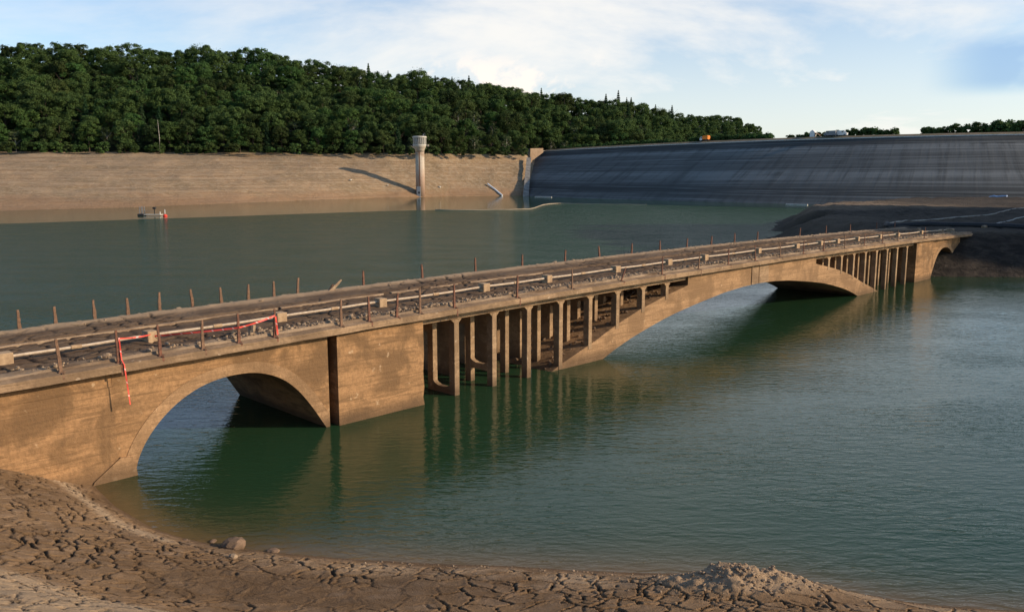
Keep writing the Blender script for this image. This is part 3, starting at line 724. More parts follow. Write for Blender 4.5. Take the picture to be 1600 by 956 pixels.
for _ in range(260):
    x = random.uniform(-4, 10.5); y = 20.4 - .17 * max(x, -2) * .9 + random.uniform(-.9, 0.0); h = gz(x, y)
    if h < .03: continue
    r = random.choice((.015, .02, .03, .04)); pts.append(((x, y, h + r * .2), r))
stones_stuff('clods', pts, M['stone'], 'broken clods and stones on the rough heap by the near water', 'clods')

# ------------------------------------------------------------------ rails posts, blocks, pipe, tape
NEAR = [-.85, .9, 2.26, 3.75, 5.1, 6.54, 9.48, 10.83, 12.25, 13.51, 15.49, 19.54, 23.64, 27.84, 31.77, 35.71, 39.28, 42.82, 46.42, 50.03, 53.46, 57.35, 61.26, 65.2, 68.86, 75.58]
FAR = [-1.3, .06, 1.34, 2.8, 4.11, 5.43, 6.89, 8.23, 9.53, 10.86, 12.1, 15.99, 19.91, 23.88, 27.82, 31.83, 35.44, 39.06, 42.57, 46.17, 49.71, 53.38, 57.21, 65.22, 70.88, 76.62, 83.62, 88.88]
def ordn(i):
    O = ['first', 'second', 'third', 'fourth', 'fifth', 'sixth', 'seventh', 'eighth', 'ninth', 'tenth', 'eleventh', 'twelfth', 'thirteenth', 'fourteenth', 'fifteenth', 'sixteenth', 'seventeenth', 'eighteenth', 'nineteenth']
    if i < 19: return O[i]
    n = i + 1; T = ['', '', 'twent', 'thirt', 'fort', 'fift', 'sixt', 'sevent', 'eight', 'ninet'][n // 10]
    return T + 'ieth' if n % 10 == 0 else T + 'y-' + O[n % 10 - 1]
def post_mesh(h, w, rr):
    """corroded flat-iron post, ragged towards the top"""
    m = bmesh.new(); n = 9; rings = []
    bx, by = rr.uniform(-.05, .05), rr.uniform(-.03, .03)
    for i in range(n):
        k = i / (n - 1); ww = w * (1 - .45 * k ** 2) * rr.uniform(.85, 1.15); dd = w * .75 * (1 - .4 * k) * rr.uniform(.85, 1.15); cx = bx * k * k + rr.uniform(-.007, .007); cy = by * k
        rings.append([m.verts.new((cx + a * ww / 2, cy + b * dd / 2, h * k)) for a, b in ((-1, -1), (1, -1), (1, 1), (-1, 1))])
    for a, b in zip(rings, rings[1:]):
        for i in range(4): m.faces.new((a[i], a[(i + 1) % 4], b[(i + 1) % 4], b[i]))
    m.faces.new(rings[0][::-1]); m.faces.new(rings[-1]); return m
def rail_post(s, t, z, h, w, label, group, lean=(0, 0), bracket=False, mat='rust'):
    rr = random.Random(int(s * 1000 + t * 17)); o = empty('rusty_post', B(s, t, z), BROT); o.rotation_euler = (lean[1], lean[0], BROT)
    tag(o, label, 'post', group); me = MB(); me.add(post_mesh(h, w, rr)); bl_ = rr.choice((.0, .08, .12, .2, .3)); me.build('upright', M[mat], o)
    f = MB().box(-w * .9, w * .9, -w * .8, w * .8, -.05, .05, .012); 
    if bracket:
        f.box(-.03, .03, -.225, -.203, -.06 - bl_, .02); f.box(-.03, .03, -.225, -.05, -.02, .02)
    f.build('foot', M[mat], o); return o
for i, s in enumerate(NEAR):
    lab = {0: 'rusty post at the left end of the near bridge edge, left of the red tape', 1: 'rusty post with red tape tied round it above the small arch', 5: 'rusty post holding the far end of the red tape'}.get(i)
    if i == 13: lab = 'bent rusty post leaning over on the near bridge edge'
    if not lab: lab = 'rusty post on the near bridge edge, %s from the left' % ordn(i)
    lean = (random.uniform(-.035, .035), random.uniform(-.03, .03))
    if i == 13: lean = (.33, .05)
    rail_post(s, -.30, zb(s) + .25, (.80 if i == 13 else 1.05) * random.uniform(.97, 1.05), .105 if i < 12 else .085, lab, 'rusty posts along the near bridge edge', lean, True, 'rust_pale' if i % 3 == 0 else 'rust')
for i, s in enumerate(FAR):
    lab = 'dark rusty post on the far bridge edge, %s from the left' % ordn(i)
    rail_post(s, 7.3, zb(s) + .3, .98 * random.uniform(.93, 1.06), .13 if s < 14 else .125, lab, 'rusty posts along the far bridge edge', (random.uniform(-.04, .04), random.uniform(-.05, .05)), False, 'rust_pale' if s < 14 else 'rust')
d = empty('broken_post', B(13.55, 6.85, zb(13.6) + .42), BROT); tag(d, 'broken concrete post leaning over the rubble on the far bridge edge', 'broken post')
m = MB(); m.add(post_mesh(.95, .17, random.Random(5))); u_ = m.build('stump', M['stone'], d); u_.rotation_euler = (.1, .85, 0)
m = MB(); m.add(post_mesh(.5, .12, random.Random(9))); u_ = m.build('shard', M['rust_pale'], d); u_.rotation_euler = (.4, .35, .4); u_.location = (.05, .1, 0)
BLK = [-1.79, 2.89, 8.1, 13.17, 19.58, 24.29, 30.38, 35.81, 40.15, 47.47, 53.65, 57.91, 61.21, 65.43, 70.58, 75.07, 81.5]
def road_z(s): return zb(s) + .36
for i, s in enumerate(BLK):
    w = .21 * random.uniform(.92, 1.1); h = .38 * random.uniform(.93, 1.07)
    lab = {0: 'pale concrete block carrying the pipe at the left edge of the picture', 1: 'orange brown concrete block with the red tape passing behind it', 2: 'pale brown concrete block where the red tape ends'}.get(i, 'concrete block carrying the pipe along the bridge road, %s from the left' % ordn(i))
    o = MB().box(-w, w, -.23, .23, -.05, h, .018).build('concrete_block', M['block']); o.location = B(s, 2.05, road_z(s) - .02); o.rotation_euler = (0, 0, BROT + random.uniform(-.12, .12)); tag(o, lab, 'block', 'concrete blocks along the bridge road')
o = MB().box(-.13, .13, -.08, .08, -.05, .30, .015).build('concrete_block', M['stone']); o.location = B(6.05, .55, zb(6) + .38); o.rotation_euler = (.1, .08, BROT + .4); tag(o, 'small grey block standing in the rubble by the tape post', 'block')
pipe = empty('pipe', A0, BROT); tag(pipe, 'long pale pipe lying on concrete blocks along the bridge road', 'pipe')
pp = []
for k in range(160):
    s = -8 + (90 + 8) * k / 159; nb = min(abs(s - b) for b in BLK); sag = .02 * ss(np.array(nb), 0, 2.2)
    pp.append((s, 2.05 + .03 * math.sin(s * .7), zb(s) + .36 + .20 - float(sag)))
MB().tube(pp, .052, 8).build('tube', M['pipe'], pipe, True)
for i in range(len(BLK) - 1):
    s = (BLK[i] + BLK[i + 1]) / 2 + random.uniform(-.2, .2); z = float(np.interp(s, [p[0] for p in pp], [p[2] for p in pp]))
    MB().tube([(s - .17, 2.05 + .03 * math.sin(s * .7), z), (s + .17, 2.05 + .03 * math.sin(s * .7), z)], .075, 8).build('coupling', M['block'], pipe)
def ribbon(name, pts, w, label, cat, mat='tape', group=None):
    V = []; n = len(pts)
    for i, p in enumerate(pts):
        p = Vector(p); d = (Vector(pts[min(i + 1, n - 1)]) - Vector(pts[max(i - 1, 0)])).normalized(); tw = math.sin(i * .55) * .5
        side = Vector((0, 0, 1)) if abs(d.z) < .7 else Vector((math.cos(BROT), math.sin(BROT), 0)); side = (side - d * side.dot(d)).normalized(); o2 = d.cross(side)
        v = side * math.cos(tw) + o2 * math.sin(tw); V += [p + v * w / 2, p - v * w / 2]
    F = [(2 * i, 2 * i + 1, 2 * i + 3, 2 * i + 2) for i in range(n - 1)]
    me = bpy.data.meshes.new(name); me.from_pydata([tuple(A0 * 0 + q) for q in V], [], F)
    o = link_mesh(name, me, M[mat]); sol = o.modifiers.new('thickness', 'SOLIDIFY'); sol.thickness = .006; tag(o, label, cat, group); return o
def span(a, b, n, sag):
    a = Vector(a); b = Vector(b); return [a.lerp(b, k / n) - Vector((0, 0, sag * 4 * (k / n) * (1 - k / n))) for k in range(n + 1)]
z1 = zb(1) + .25
ribbon('barrier_tape', span(B(.92, -.36, z1 + .82), B(2.82, 1.83, zb(2.9) + .62), 14, .03), .05, 'red and white tape from the tape post to the second concrete block', 'barrier tape', group='barrier tape')
ribbon('barrier_tape', span(B(2.95, 1.83, zb(3) + .55), B(5.1, -.40, zb(5) + .84), 12, .02) + span(B(5.12, -.40, zb(5) + .84), B(6.54, -.36, zb(6) + 1.08), 10, .03)[1:], .065, 'red and white tape stretched across the posts to the third concrete block', 'barrier tape', group='barrier tape')
ribbon('barrier_tape', span(B(6.56, -.40, zb(6.5) + 1.05), B(6.60, -.42, zb(6.5) + .35), 6, 0.0), .06, 'short red tape hanging down the post where the tape ends', 'barrier tape')
pts = span(B(.93, -.375, z1 + .85), B(.96, -.39, z1 + .12), 8, 0) + span(B(.97, -.56, z1 - .02), B(1.05, -.60, 2.62), 12, 0)
ribbon('barrier_tape', pts, .042, 'red tape wound down the post and dangling over the ledge above the arch', 'barrier tape')

# ------------------------------------------------------------------ intake tower
tw = at_depth(657, 303, 419.0); tower = empty('intake_tower', (tw.x, tw.y, 0)); tag(tower, 'tall round concrete intake tower standing at the foot of the far bank', 'tower')
def tower_mat():
    m, nt, b = nmat('tower_render'); g = G(nt); v = g.coord()
    sep = g.n('ShaderNodeSeparateXYZ'); g.L.new(v, sep.inputs[0])
    n = g.noise(g.coord(scale=(.5, .5, .12)), 1.0, 6, .65); n2 = g.noise(v, 1.2, 5, .6)
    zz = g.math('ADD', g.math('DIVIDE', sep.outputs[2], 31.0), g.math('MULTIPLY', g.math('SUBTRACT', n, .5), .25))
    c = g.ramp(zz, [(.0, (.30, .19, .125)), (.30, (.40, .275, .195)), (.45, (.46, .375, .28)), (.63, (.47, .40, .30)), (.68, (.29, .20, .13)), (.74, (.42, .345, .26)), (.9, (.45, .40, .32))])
    c = g.mix(g.mr(n2, .5, .7, 0, .4), c, (.25, .18, .12)); g.set(b.inputs['Base Color'], c); b.inputs['Roughness'].default_value = .85; return m
M['tower'] = tower_mat()
MB().lathe([(2.25, -2), (2.2, 22.0)], 40).build('shaft', M['tower'], tower, True)
MB().lathe([(2.2, 22.0), (2.35, 23.2), (3.0, 24.2), (3.25, 24.6), (3.25, 25.0)], 40).build('corbel', M['tower'], tower, True)
MB().lathe([(2.95, 25.0), (2.95, 29.0)], 40).build('window_band', M['glass'], tower, True)
for k in range(20):
    a = 2 * math.pi * k / 20; m = Matrix.Translation((3.05 * math.cos(a), 3.05 * math.sin(a), 0)) @ Matrix.Rotation(a, 4, 'Z')
    MB().box(-.16, .22, -.21, .21, 25.0, 28.95, .02, m).build('rib', M['offwhite'], tower)
MB().lathe([(3.1, 24.98), (3.4, 25.0), (3.4, 25.6), (3.1, 25.62)], 40).build('sill_ring', M['offwhite'], tower)
MB().lathe([(3.3, 28.9), (3.5, 28.95), (3.5, 29.5), (3.2, 29.7)], 40).build('roof', M['offwhite'], tower)
MB().box(-.25, .15, -.4, .2, 0, 1.1, .03, Matrix.Translation((2.0, -.4, 29.65))).box(-.06, .06, -.06, .06, 1.0, 1.8, 0, Matrix.Translation((2.6, -.2, 29.5))).build('vent_cap', M['grey'], tower)
MB().box(-.1, .9, -.12, .12, 0, .2, 0, Matrix.Translation((3.3, -.5, 25.3))).box(.5, 1.3, -.45, .45, -.5, .5, .05, Matrix.Translation((3.3, -.5, 25.2))).build('bracket_lamp', M['pale_concrete'], tower)
gate = MB().box(-1.55, .35, -2.95, -1.6, -1, 5.1, .06).build('gate_box', M['grey'], tower); MB().box(-.78, .05, -2.99, -2.945, 1.6, 2.6, .02).build('opening', M['black'], gate)
MB().box(-.22, .22, -2.38, -2.0, 5.0, 22.0).build('guide_rail', M['rust'], tower)

# ------------------------------------------------------------------ dam
CR = [(18, 520), (32, 487), (50, 452), (70, 418), (91, 388), (115, 358), (145, 332), (170, 317), (195, 307), (230, 296), (280, 284), (360, 270), (460, 262)]
def smooth_line(P, n):
    P = [Vector((a, b, 0)) for a, b in P]; L = [0]
    for a, b in zip(P, P[1:]): L.append(L[-1] + (b - a).length)
    out = []
    for k in range(n):
        d = L[-1] * k / (n - 1); i = max(j for j in range(len(L)) if L[j] <= d + 1e-6); i = min(i, len(P) - 2); t = (d - L[i]) / (L[i + 1] - L[i])
        p0 = P[max(i - 1, 0)]; p1 = P[i]; p2 = P[i + 1]; p3 = P[min(i + 2, len(P) - 1)]
        out.append(.5 * ((2 * p1) + (p2 - p0) * t + (2 * p0 - 5 * p1 + 4 * p2 - p3) * t * t + (3 * p1 - p0 - 3 * p2 + p3) * t ** 3))
    return out
CL = smooth_line(CR, 140); DN = []
for i in range(len(CL)):
    d = (CL[min(i + 3, len(CL) - 1)] - CL[max(i - 3, 0)]).normalized(); DN.append(Vector((d.y, -d.x, 0)))   # towards the water
def dam_mat():
    m, nt, b = nmat('dam_facing'); g = G(nt)
    uv = g.n('ShaderNodeUVMap'); sep = g.n('ShaderNodeSeparateXYZ'); g.L.new(uv.outputs[0], sep.inputs[0])
    mp = g.n('ShaderNodeMapping'); g.L.new(uv.outputs[0], mp.inputs[0]); mp.inputs['Scale'].default_value = (.28, 1.1, 1)
    mp2 = g.n('ShaderNodeMapping'); g.L.new(uv.outputs[0], mp2.inputs[0]); mp2.inputs['Scale'].default_value = (.012, 40, 1)
    mp3 = g.n('ShaderNodeMapping'); g.L.new(uv.outputs[0], mp3.inputs[0]); mp3.inputs['Scale'].default_value = (.05, .6, 1)
    stk = g.noise(mp.outputs[0], 1.0, 6, .65, .2); hz = g.noise(mp2.outputs[0], 1.0, 5, .6); pa = g.noise(mp3.outputs[0], 1.0, 4, .6)
    v = g.math('ADD', sep.outputs[1], g.math('MULTIPLY', g.math('SUBTRACT', stk, .5), .05))
    K = lambda q: (q * 1.02, q * 1.02, q * .94)
    c = g.ramp(v, [(0, K(.13)), (.08, K(.095)), (.17, K(.06)), (.23, K(.075)), (.30, K(.115)), (.40, K(.17)), (.455, K(.19)), (.50, K(.105)), (.60, K(.12)), (.70, K(.11)), (.78, K(.13)), (.845, K(.20)), (.87, K(.16)), (.89, K(.065)), (.99, K(.055))])
    c = g.mix(g.mr(stk, .46, .66, 0, .55), c, K(.055)); c = g.mix(g.mr(hz, .5, .62, 0, .5), c, K(.21)); c = g.mix(g.mr(hz, .5, .38, 0, .4), c, K(.06)); c = g.mix(g.mr(pa, .52, .7, 0, .5), c, K(.07))
    g.set(b.inputs['Base Color'], c); b.inputs['Roughness'].default_value = .95; b.inputs['Specular IOR Level'].default_value = .05
    g.set(b.inputs['Normal'], g.bump(stk, .25, .5)); return m
M['dam'] = dam_mat()
dam = empty('dam', (CL[40].x, CL[40].y, 0)); tag(dam, 'long grey sloping dam face with horizontal stripes and dark streaks', 'dam')
RUN = 43.0; ZT = 25.0
def dam_strip(name, prof, mat, uvs=True):
    """prof: list of (offset towards the water, z)"""
    V = np.zeros((len(CL), len(prof), 3)); o = dam.location
    for i, (c, n) in enumerate(zip(CL, DN)):
        for j, (d, z) in enumerate(prof): p = c + n * d - o; V[i, j] = (p.x, p.y, z)
    F = grid_faces(len(CL), len(prof)); me = np_mesh(name, V.reshape(-1, 3), F, True)
    if uvs:
        uv = me.uv_layers.new(name='UVMap'); LL = np.concatenate([[0], np.cumsum(np.linalg.norm(np.diff(V[:, 0], axis=0), axis=1))]); zz = V[..., 2] / ZT
        UV = np.stack([np.repeat(LL[:, None], len(prof), 1), zz], -1).reshape(-1, 2); li = np.zeros(len(me.loops), np.int32); me.loops.foreach_get('vertex_index', li); uv.data.foreach_set('uv', UV[li].astype(np.float32).ravel())
    return link_mesh(name, me, mat, dam)
dam_strip('face', [(RUN + 6, -3.5)] + [(RUN * (1 - k / 20), ZT * k / 20) for k in range(21)], M['dam'])
dam_strip('kerb_wall', [(0.05, ZT + .01), (0.0, ZT + .42), (-.35, ZT + .42), (-.36, ZT - .5)], M['offwhite'], False)
M['verge'] = simple('dry_verge', (.20, .15, .10), (.13, .11, .06), .3, .95, .1, 3)
dam_strip('crest', [(-.36, ZT + .05), (-3.2, ZT + 1.3), (-9, ZT + 1.5), (-14, ZT + 1.4), (-40, 2.0)], M['verge'], False)
def crest(px, back):
    """point on the dam crest seen at picture column px, moved back from the edge"""
    best = min(range(len(CL)), key=lambda i: abs(800 + FPX * CL[i].x / (CL[i].y * math.cos(PITCH) + (-(ZT - CAMZ)) * math.sin(PITCH)) - px)); c = CL[best] - DN[best] * back
    return Vector((c.x, c.y, ZT + 1.38)), math.atan2(DN[best].x, -DN[best].y)
# wing wall where the dam meets the bank
wing = empty('wing_wall', (10, 500, 0)); tag(wing, 'pale concrete wing wall joining the dam to the wooded bank', 'wall')
def wpart(name, P, thick, mat):
    """vertical slab through plan points with (x, y, zlo, zhi)"""
    V = []; n = len(P); o = wing.location
    for x, y, a, b in P:
        for (dx, zz) in ((0, a), (0, b), (thick, b), (thick, a)): V.append((x + dx - o.x, y - o.y, zz))
    F = [(i * 4 + q, i * 4 + (q + 1) % 4, (i + 1) * 4 + (q + 1) % 4, (i + 1) * 4 + q) for i in range(n - 1) for q in range(4)] + [(3, 2, 1, 0), tuple((n - 1) * 4 + q for q in range(4))]
    me = bpy.data.meshes.new(name); me.from_pydata(V, [], F); bm = bmesh.new(); bm.from_mesh(me); bmesh.ops.recalc_face_normals(bm, faces=bm.faces[:]); bm.to_mesh(me); bm.free(); return link_mesh(name, me, mat, wing)
c0 = CL[0]; n0 = DN[0]; b0 = c0 + n0 * RUN
st_ = []; d0 = (CL[1] - CL[0]).normalized()
for k in range(16):                                               # stepped edge slabs down the dam's left side
    r0 = RUN * k / 15; q = c0 + n0 * r0; zz = ZT * (1 - k / 15); w_ = wing.location
    m_ = Matrix.Translation((q.x + d0.x * 1.2 - w_.x, q.y + d0.y * 1.2 - w_.y, zz)) @ Matrix.Rotation(math.atan2(d0.y, d0.x), 4, 'Z')
    MB().box(-1.7, 2.0, -1.25, 1.25, -1.6, .75 + (k % 2) * .15, .05, m_).build('edge_slab', M['pale_concrete'], wing)
side = []
for k in range(13):
    q = c0 + n0 * (RUN * k / 12); z = ZT * (1 - k / 12); side.append((q.x - 1.6, q.y, z - 6, z + 1.3))
wpart('side_kerb', side, 2.4, M['pale_concrete'])
def panel(name, P, mat, th=1.0):
    """vertical wall polygon through (x, y, z) points, thickened away from the camera"""
    o = wing.location; n = len(P); V = [(a - o.x, b - o.y, c) for a, b, c in P] + [(a - o.x, b - o.y + th, c) for a, b, c in P]
    F = [tuple(range(n)), tuple(range(n, 2 * n))[::-1]] + [(i, (i + 1) % n, n + (i + 1) % n, n + i) for i in range(n)]
    me = bpy.data.meshes.new(name); me.from_pydata(V, [], F); bm = bmesh.new(); bm.from_mesh(me); bmesh.ops.recalc_face_normals(bm, faces=bm.faces[:]); bm.to_mesh(me); bm.free(); return link_mesh(name, me, mat, wing)
M['board'] = simple('warm_board_wall', (.42, .29, .18), (.33, .22, .13), .8, .9)
panel('front_panel', [(10.9, 499, 18.5), (18.6, 503, 24.2), (18.6, 503, 26.7), (10.9, 499, 26.4)], M['board'])
es = [at_depth(823.0, 246, 486), at_depth(830, 246, 486), at_depth(826, 307, 436), at_depth(817, 307, 436)]
panel('edge_strip', [(q.x, q.y, q.z) for q in es], M['white_wall'], .8)
panel('shaded_panel', [(3.0, 506, 17.5), (10.5, 499.5, 18.5), (10.5, 499.5, 26.3), (3.0, 506, 26.4)], M['grey'])

# ------------------------------------------------------------------ foliage
def leaf_mat(name, a, b_, c_):
    m, nt, b = nmat(name); g = G(nt)
    oi = g.n('ShaderNodeObjectInfo'); n = g.noise(g.coord(), .45, 3, .6)
    c = g.mix(g.mr(n, .38, .62), a, b_); c = g.mix(g.math('MULTIPLY', oi.outputs['Random'], .8), c, c_)
    hs = g.n('ShaderNodeHueSaturation'); r2 = g.math('FRACT', g.math('MULTIPLY', oi.outputs['Random'], 7.31)); g.set(hs.inputs['Value'], g.mr(r2, 0, 1, .68, 1.4, False)); r3 = g.math('FRACT', g.math('MULTIPLY', oi.outputs['Random'], 3.77)); g.set(hs.inputs['Hue'], g.mr(r3, 0, 1, .475, .515, False)); g.L.new(c, hs.inputs['Color']); c = hs.outputs[0]
    g.set(b.inputs['Base Color'], c); b.inputs['Roughness'].default_value = .75; b.inputs['Specular IOR Level'].default_value = .1
    tr = g.n('ShaderNodeBsdfTranslucent'); g.L.new(c, tr.inputs['Color']); mx = g.n('ShaderNodeMixShader'); mx.inputs[0].default_value = .3
    out = [q for q in nt.nodes if q.bl_idname == 'ShaderNodeOutputMaterial'][0]; g.L.new(b.outputs[0], mx.inputs[1]); g.L.new(tr.outputs[0], mx.inputs[2]); g.L.new(mx.outputs[0], out.inputs[0])
    return m
M['leaf'] = leaf_mat('broadleaf', (.038, .084, .023), (.066, .118, .029), (.050, .072, .024))
M['leaf_pale'] = leaf_mat('pale_leaf', (.075, .105, .042), (.095, .125, .055), (.055, .085, .035))
M['needle'] = leaf_mat('needles', (.024, .058, .023), (.038, .074, .028), (.030, .056, .028))
M['hedge'] = leaf_mat('hedge_leaf', (.055, .105, .030), (.085, .14, .040), (.04, .08, .026))
M['bark'] = simple('bark', (.09, .065, .045), (.05, .038, .028), 2, .9); M['birch'] = simple('birch_bark', (.55, .5, .43), (.3, .27, .22), 2, .8)
def quads(C, Nn, size, rng):
    n = len(C); a = rng.normal(size=(n, 3)); a -= (a * Nn).sum(1)[:, None] * Nn; a /= np.linalg.norm(a, axis=1)[:, None] + 1e-9; b = np.cross(Nn, a)
    s = size[:, None]; k = rng.uniform(.55, 1.0, (n, 4, 1))
    V = np.stack([C - a * s * k[:, 0], C - b * s * .8 * k[:, 1], C + a * s * k[:, 2], C + b * s * .8 * k[:, 3]], 1); return V.reshape(-1, 3), np.arange(n * 4).reshape(n, 4)
def broad_crown(seed, h, r, nl, nq, size, lo=.2):
    rng = np.random.default_rng(seed); Cs = []; Ns = []
    lobes = [(np.array([0, 0, h * .62]), np.array([r * .75, r * .75, h * .33]))]
    for k in range(nl):
        a = 2 * math.pi * k * .618 + rng.uniform(-.4, .4); zz = rng.uniform(lo, .88); rad = r * math.sqrt(max(.05, 1 - ((zz - .5) / .52) ** 2)) * rng.uniform(.5, .8)
        lr = r * rng.uniform(.16, .36); lobes.append((np.array([math.cos(a) * rad, math.sin(a) * rad, h * zz]), np.array([lr, lr, lr * rng.uniform(.6, .95)])))
    for c, e in lobes:
        m = int(nq / len(lobes)); d = rng.normal(size=(m, 3)); d /= np.linalg.norm(d, axis=1)[:, None]; d[:, 2] = np.where(d[:, 2] < -.45, -d[:, 2], d[:, 2])
        rad = rng.uniform(.45, 1.15, (m, 1)); Cs.append(c + d * e * rad); nn = d + rng.normal(size=(m, 3)) * .55 + np.array([0, 0, .25]); Ns.append(nn / np.linalg.norm(nn, axis=1)[:, None])
    C = np.concatenate(Cs); Nn = np.concatenate(Ns); return quads(C, Nn, size * rng.uniform(.6, 1.3, len(C)), rng)
def cone_crown(seed, h, r, nq, size):
    rng = np.random.default_rng(seed); u = rng.uniform(0, 1, nq) ** .8; tier = np.floor(u * 13) / 13 + rng.uniform(0, .055, nq); z = h * (.10 + .9 * tier); frac = (z / h - .1) / .9
    a = rng.uniform(0, 2 * math.pi, nq); rr = r * (1 - frac) ** .85 * rng.uniform(.35, 1.05, nq) * (1 + .25 * np.sin(a * 5 + np.floor(frac * 13) * 2.1)); z = z - rr * .25
    C = np.stack([np.cos(a) * rr, np.sin(a) * rr, z], 1); Nn = np.stack([np.cos(a) * .5, np.sin(a) * .5, np.ones(nq)], 1) + rng.normal(size=(nq, 3)) * .5; Nn /= np.linalg.norm(Nn, axis=1)[:, None]
    return quads(C, Nn, size * rng.uniform(.6, 1.3, nq) * (1.1 - .6 * frac), rng)
def trunk_mb(h, r, seed):
    rr = random.Random(seed); m = MB(); m.tube([(0, 0, -1), (rr.uniform(-.2, .2), rr.uniform(-.2, .2), h * .4), (rr.uniform(-.5, .5), rr.uniform(-.5, .5), h * .8)], [r, r * .75, r * .3], 7)
    for k in range(5):
        a = rr.uniform(0, 6.28); z = h * rr.uniform(.3, .6); m.tube([(0, 0, z), (math.cos(a) * h * .14, math.sin(a) * h * .14, z + h * .13), (math.cos(a) * h * .24, math.sin(a) * h * .24, z + h * .22)], [r * .4, r * .25, r * .1], 5)
    return m
def mesh_of(mb, name):
    me = bpy.data.meshes.new(name); mb.bm.to_mesh(me); mb.bm.free(); return me
PROTO = {'broad': [], 'pale': [], 'cone': []}
for k in range(6):
    h = (17, 19, 16, 18.5, 20, 15.5)[k]; V, F = broad_crown(100 + k, h, (6.6, 7.4, 7.0, 6.2, 7.6, 6.8)[k], 38, 9500, .37); cm = np_mesh('crown', V, F); cm.materials.append(M['leaf'])
    t = mesh_of(trunk_mb(h, .38, k), 'trunk'); t.materials.append(M['bark']); PROTO['broad'].append((cm, t, h))
for k in range(3):
    h = (13, 15, 12)[k]; V, F = broad_crown(200 + k, h, (3.6, 4.4, 4.0)[k], 16, 4200, .32); cm = np_mesh('crown', V, F); cm.materials.append(M['leaf_pale'])
    t = mesh_of(trunk_mb(h, .22, 20 + k), 'trunk'); t.materials.append(M['birch']); PROTO['pale'].append((cm, t, h))
for k in range(4):
    h = (20, 18, 21, 16)[k]; V, F = cone_crown(300 + k, h, (3.2, 2.9, 3.6, 2.8)[k], 3600, .55); cm = np_mesh('crown', V, F); cm.materials.append(M['needle'])
    t = mesh_of(trunk_mb(h, .28, 40 + k), 'trunk'); t.materials.append(M['bark']); PROTO['cone'].append((cm, t, h))
NAMES = {'broad': 'broadleaf_tree', 'pale': 'birch_tree', 'cone': 'conifer_tree'}
def plant_tree(kind, i, p, sc, rz, label, group):
    cm, t, h = PROTO[kind][i]; o = empty(NAMES[kind], p, rz); o.scale = (sc, sc, sc * random.uniform(.92, 1.1)); tag(o, label, 'tree', group)
    link_mesh('crown', cm, None, o); link_mesh('trunk', t, None, o); return o
spots = []; rnd = random.Random(21)
ROWV = [0.0, .075, .16, .26, .37, .49, .62, .76, .9, 1.0]
for ri, v in enumerate(ROWV):
    px = -90 + rnd.uniform(0, 30)
    while px < 1222:
        p = hill_point(px, min(v + rnd.uniform(-.025, .025), 1.0) if 0 < ri < 9 else v)
        step = 10.8 * FPX / p.y * rnd.uniform(.8, 1.2) * (1.0 if 0 < ri < 9 else .8)
        kind = 'broad'
        r_ = rnd.random()
        if px > 690 and px < 1010 and v < .55 and r_ < .32: kind = 'pale'
        if px < 690 and r_ < .07: kind = 'pale'
        if px < 690 and .93 < r_: kind = 'cone'
        if ri >= 8 and ((560 < px < 900 and r_ < .45) or (900 <= px < 1050 and r_ < .8)): kind = 'cone'
        if 860 < px < 1050 and .3 < v < .95 and r_ < .5: kind = 'cone'
        spots.append((px, ri, v, p, kind)); px += step
far_spots = [q for q in spots if q[0] > 1050]; near_spots = [q for q in spots if q[0] <= 1050]
rows_mid = [q for q in near_spots if 0 < q[1] < 9]; edge = [q for q in near_spots if q[1] == 0]; top_row = [q for q in near_spots if q[1] == 9]
LIMIT = 296; rnd.shuffle(rows_mid); keep_mid = rows_mid[:max(0, LIMIT - len(edge) - len(top_row))]; rest = rows_mid[len(keep_mid):] + far_spots
KW = {'broad': 'dark green broadleaf tree', 'pale': 'pale green slender tree', 'cone': 'dark pointed conifer'}
def size_for(q):
    px, ri, v, p, kind = q; s = rnd.uniform(.85, 1.18)
    if ri == 8 and v == .9 and px > 560 and q[4] == 'broad': s *= .8
    if ri == 9: s = rnd.uniform(.66, .86)
    if ri == 0: s *= .86
    if px > 1050: s *= .72
    if px > 1185: s *= .5
    if kind == 'cone' and ri == 9: s *= rnd.uniform(.75, 1.0)
    return s
for lst, txt in ((edge, 'at the lower forest edge'), (top_row, 'on the forest skyline')):
    for i, q in enumerate(lst):
        lab = '%s %s, %s from the left' % (KW[q[4]], txt, ordn(i))
        p = Vector(q[3]); p.z -= .8; plant_tree(q[4], rnd.randrange(len(PROTO[q[4]])), p, size_for(q), rnd.uniform(0, 6.28), lab, 'trees of the hillside forest')
for q in keep_mid:
    p = Vector(q[3]); p.z -= .8
    plant_tree(q[4], rnd.randrange(len(PROTO[q[4]])), p, size_for(q), rnd.uniform(0, 6.28), KW[q[4]] + ' inside the forest, between its lower edge and its skyline', 'trees inside the hillside forest')
px = 560
while px < 1215:                                                  # trees just behind the skyline fill the gaps under its crowns
    rest.append((px, 8, .9, hill_point(px, .93), 'broad')); px += 7.5 * FPX / 620 * rnd.uniform(.8, 1.2)
SHADE_C = (152, 114)  # unseen hill added right of the view to shade the mud flat
def shade_hill_z(X, Y):
    q = (np.abs((X - SHADE_C[0]) / 30.0) ** 3 + np.abs((Y - SHADE_C[1]) / 46.0) ** 6)
    return -2 + 33 * ss(1.25 - q, 0, 1.0) + fbm(X * .05, Y * .05, 3, 2) * 3
xs = np.arange(100, 215, 2.0); ys = np.arange(55, 185, 2.0); X_, Y_ = np.meshgrid(xs, ys, indexing='ij')
tag(link_mesh('shade_hill', np_mesh('shade_hill', np.stack([X_, Y_, shade_hill_z(X_, Y_)], -1).reshape(-1, 3), grid_faces(*X_.shape), True), M['bank']), kind='structure')
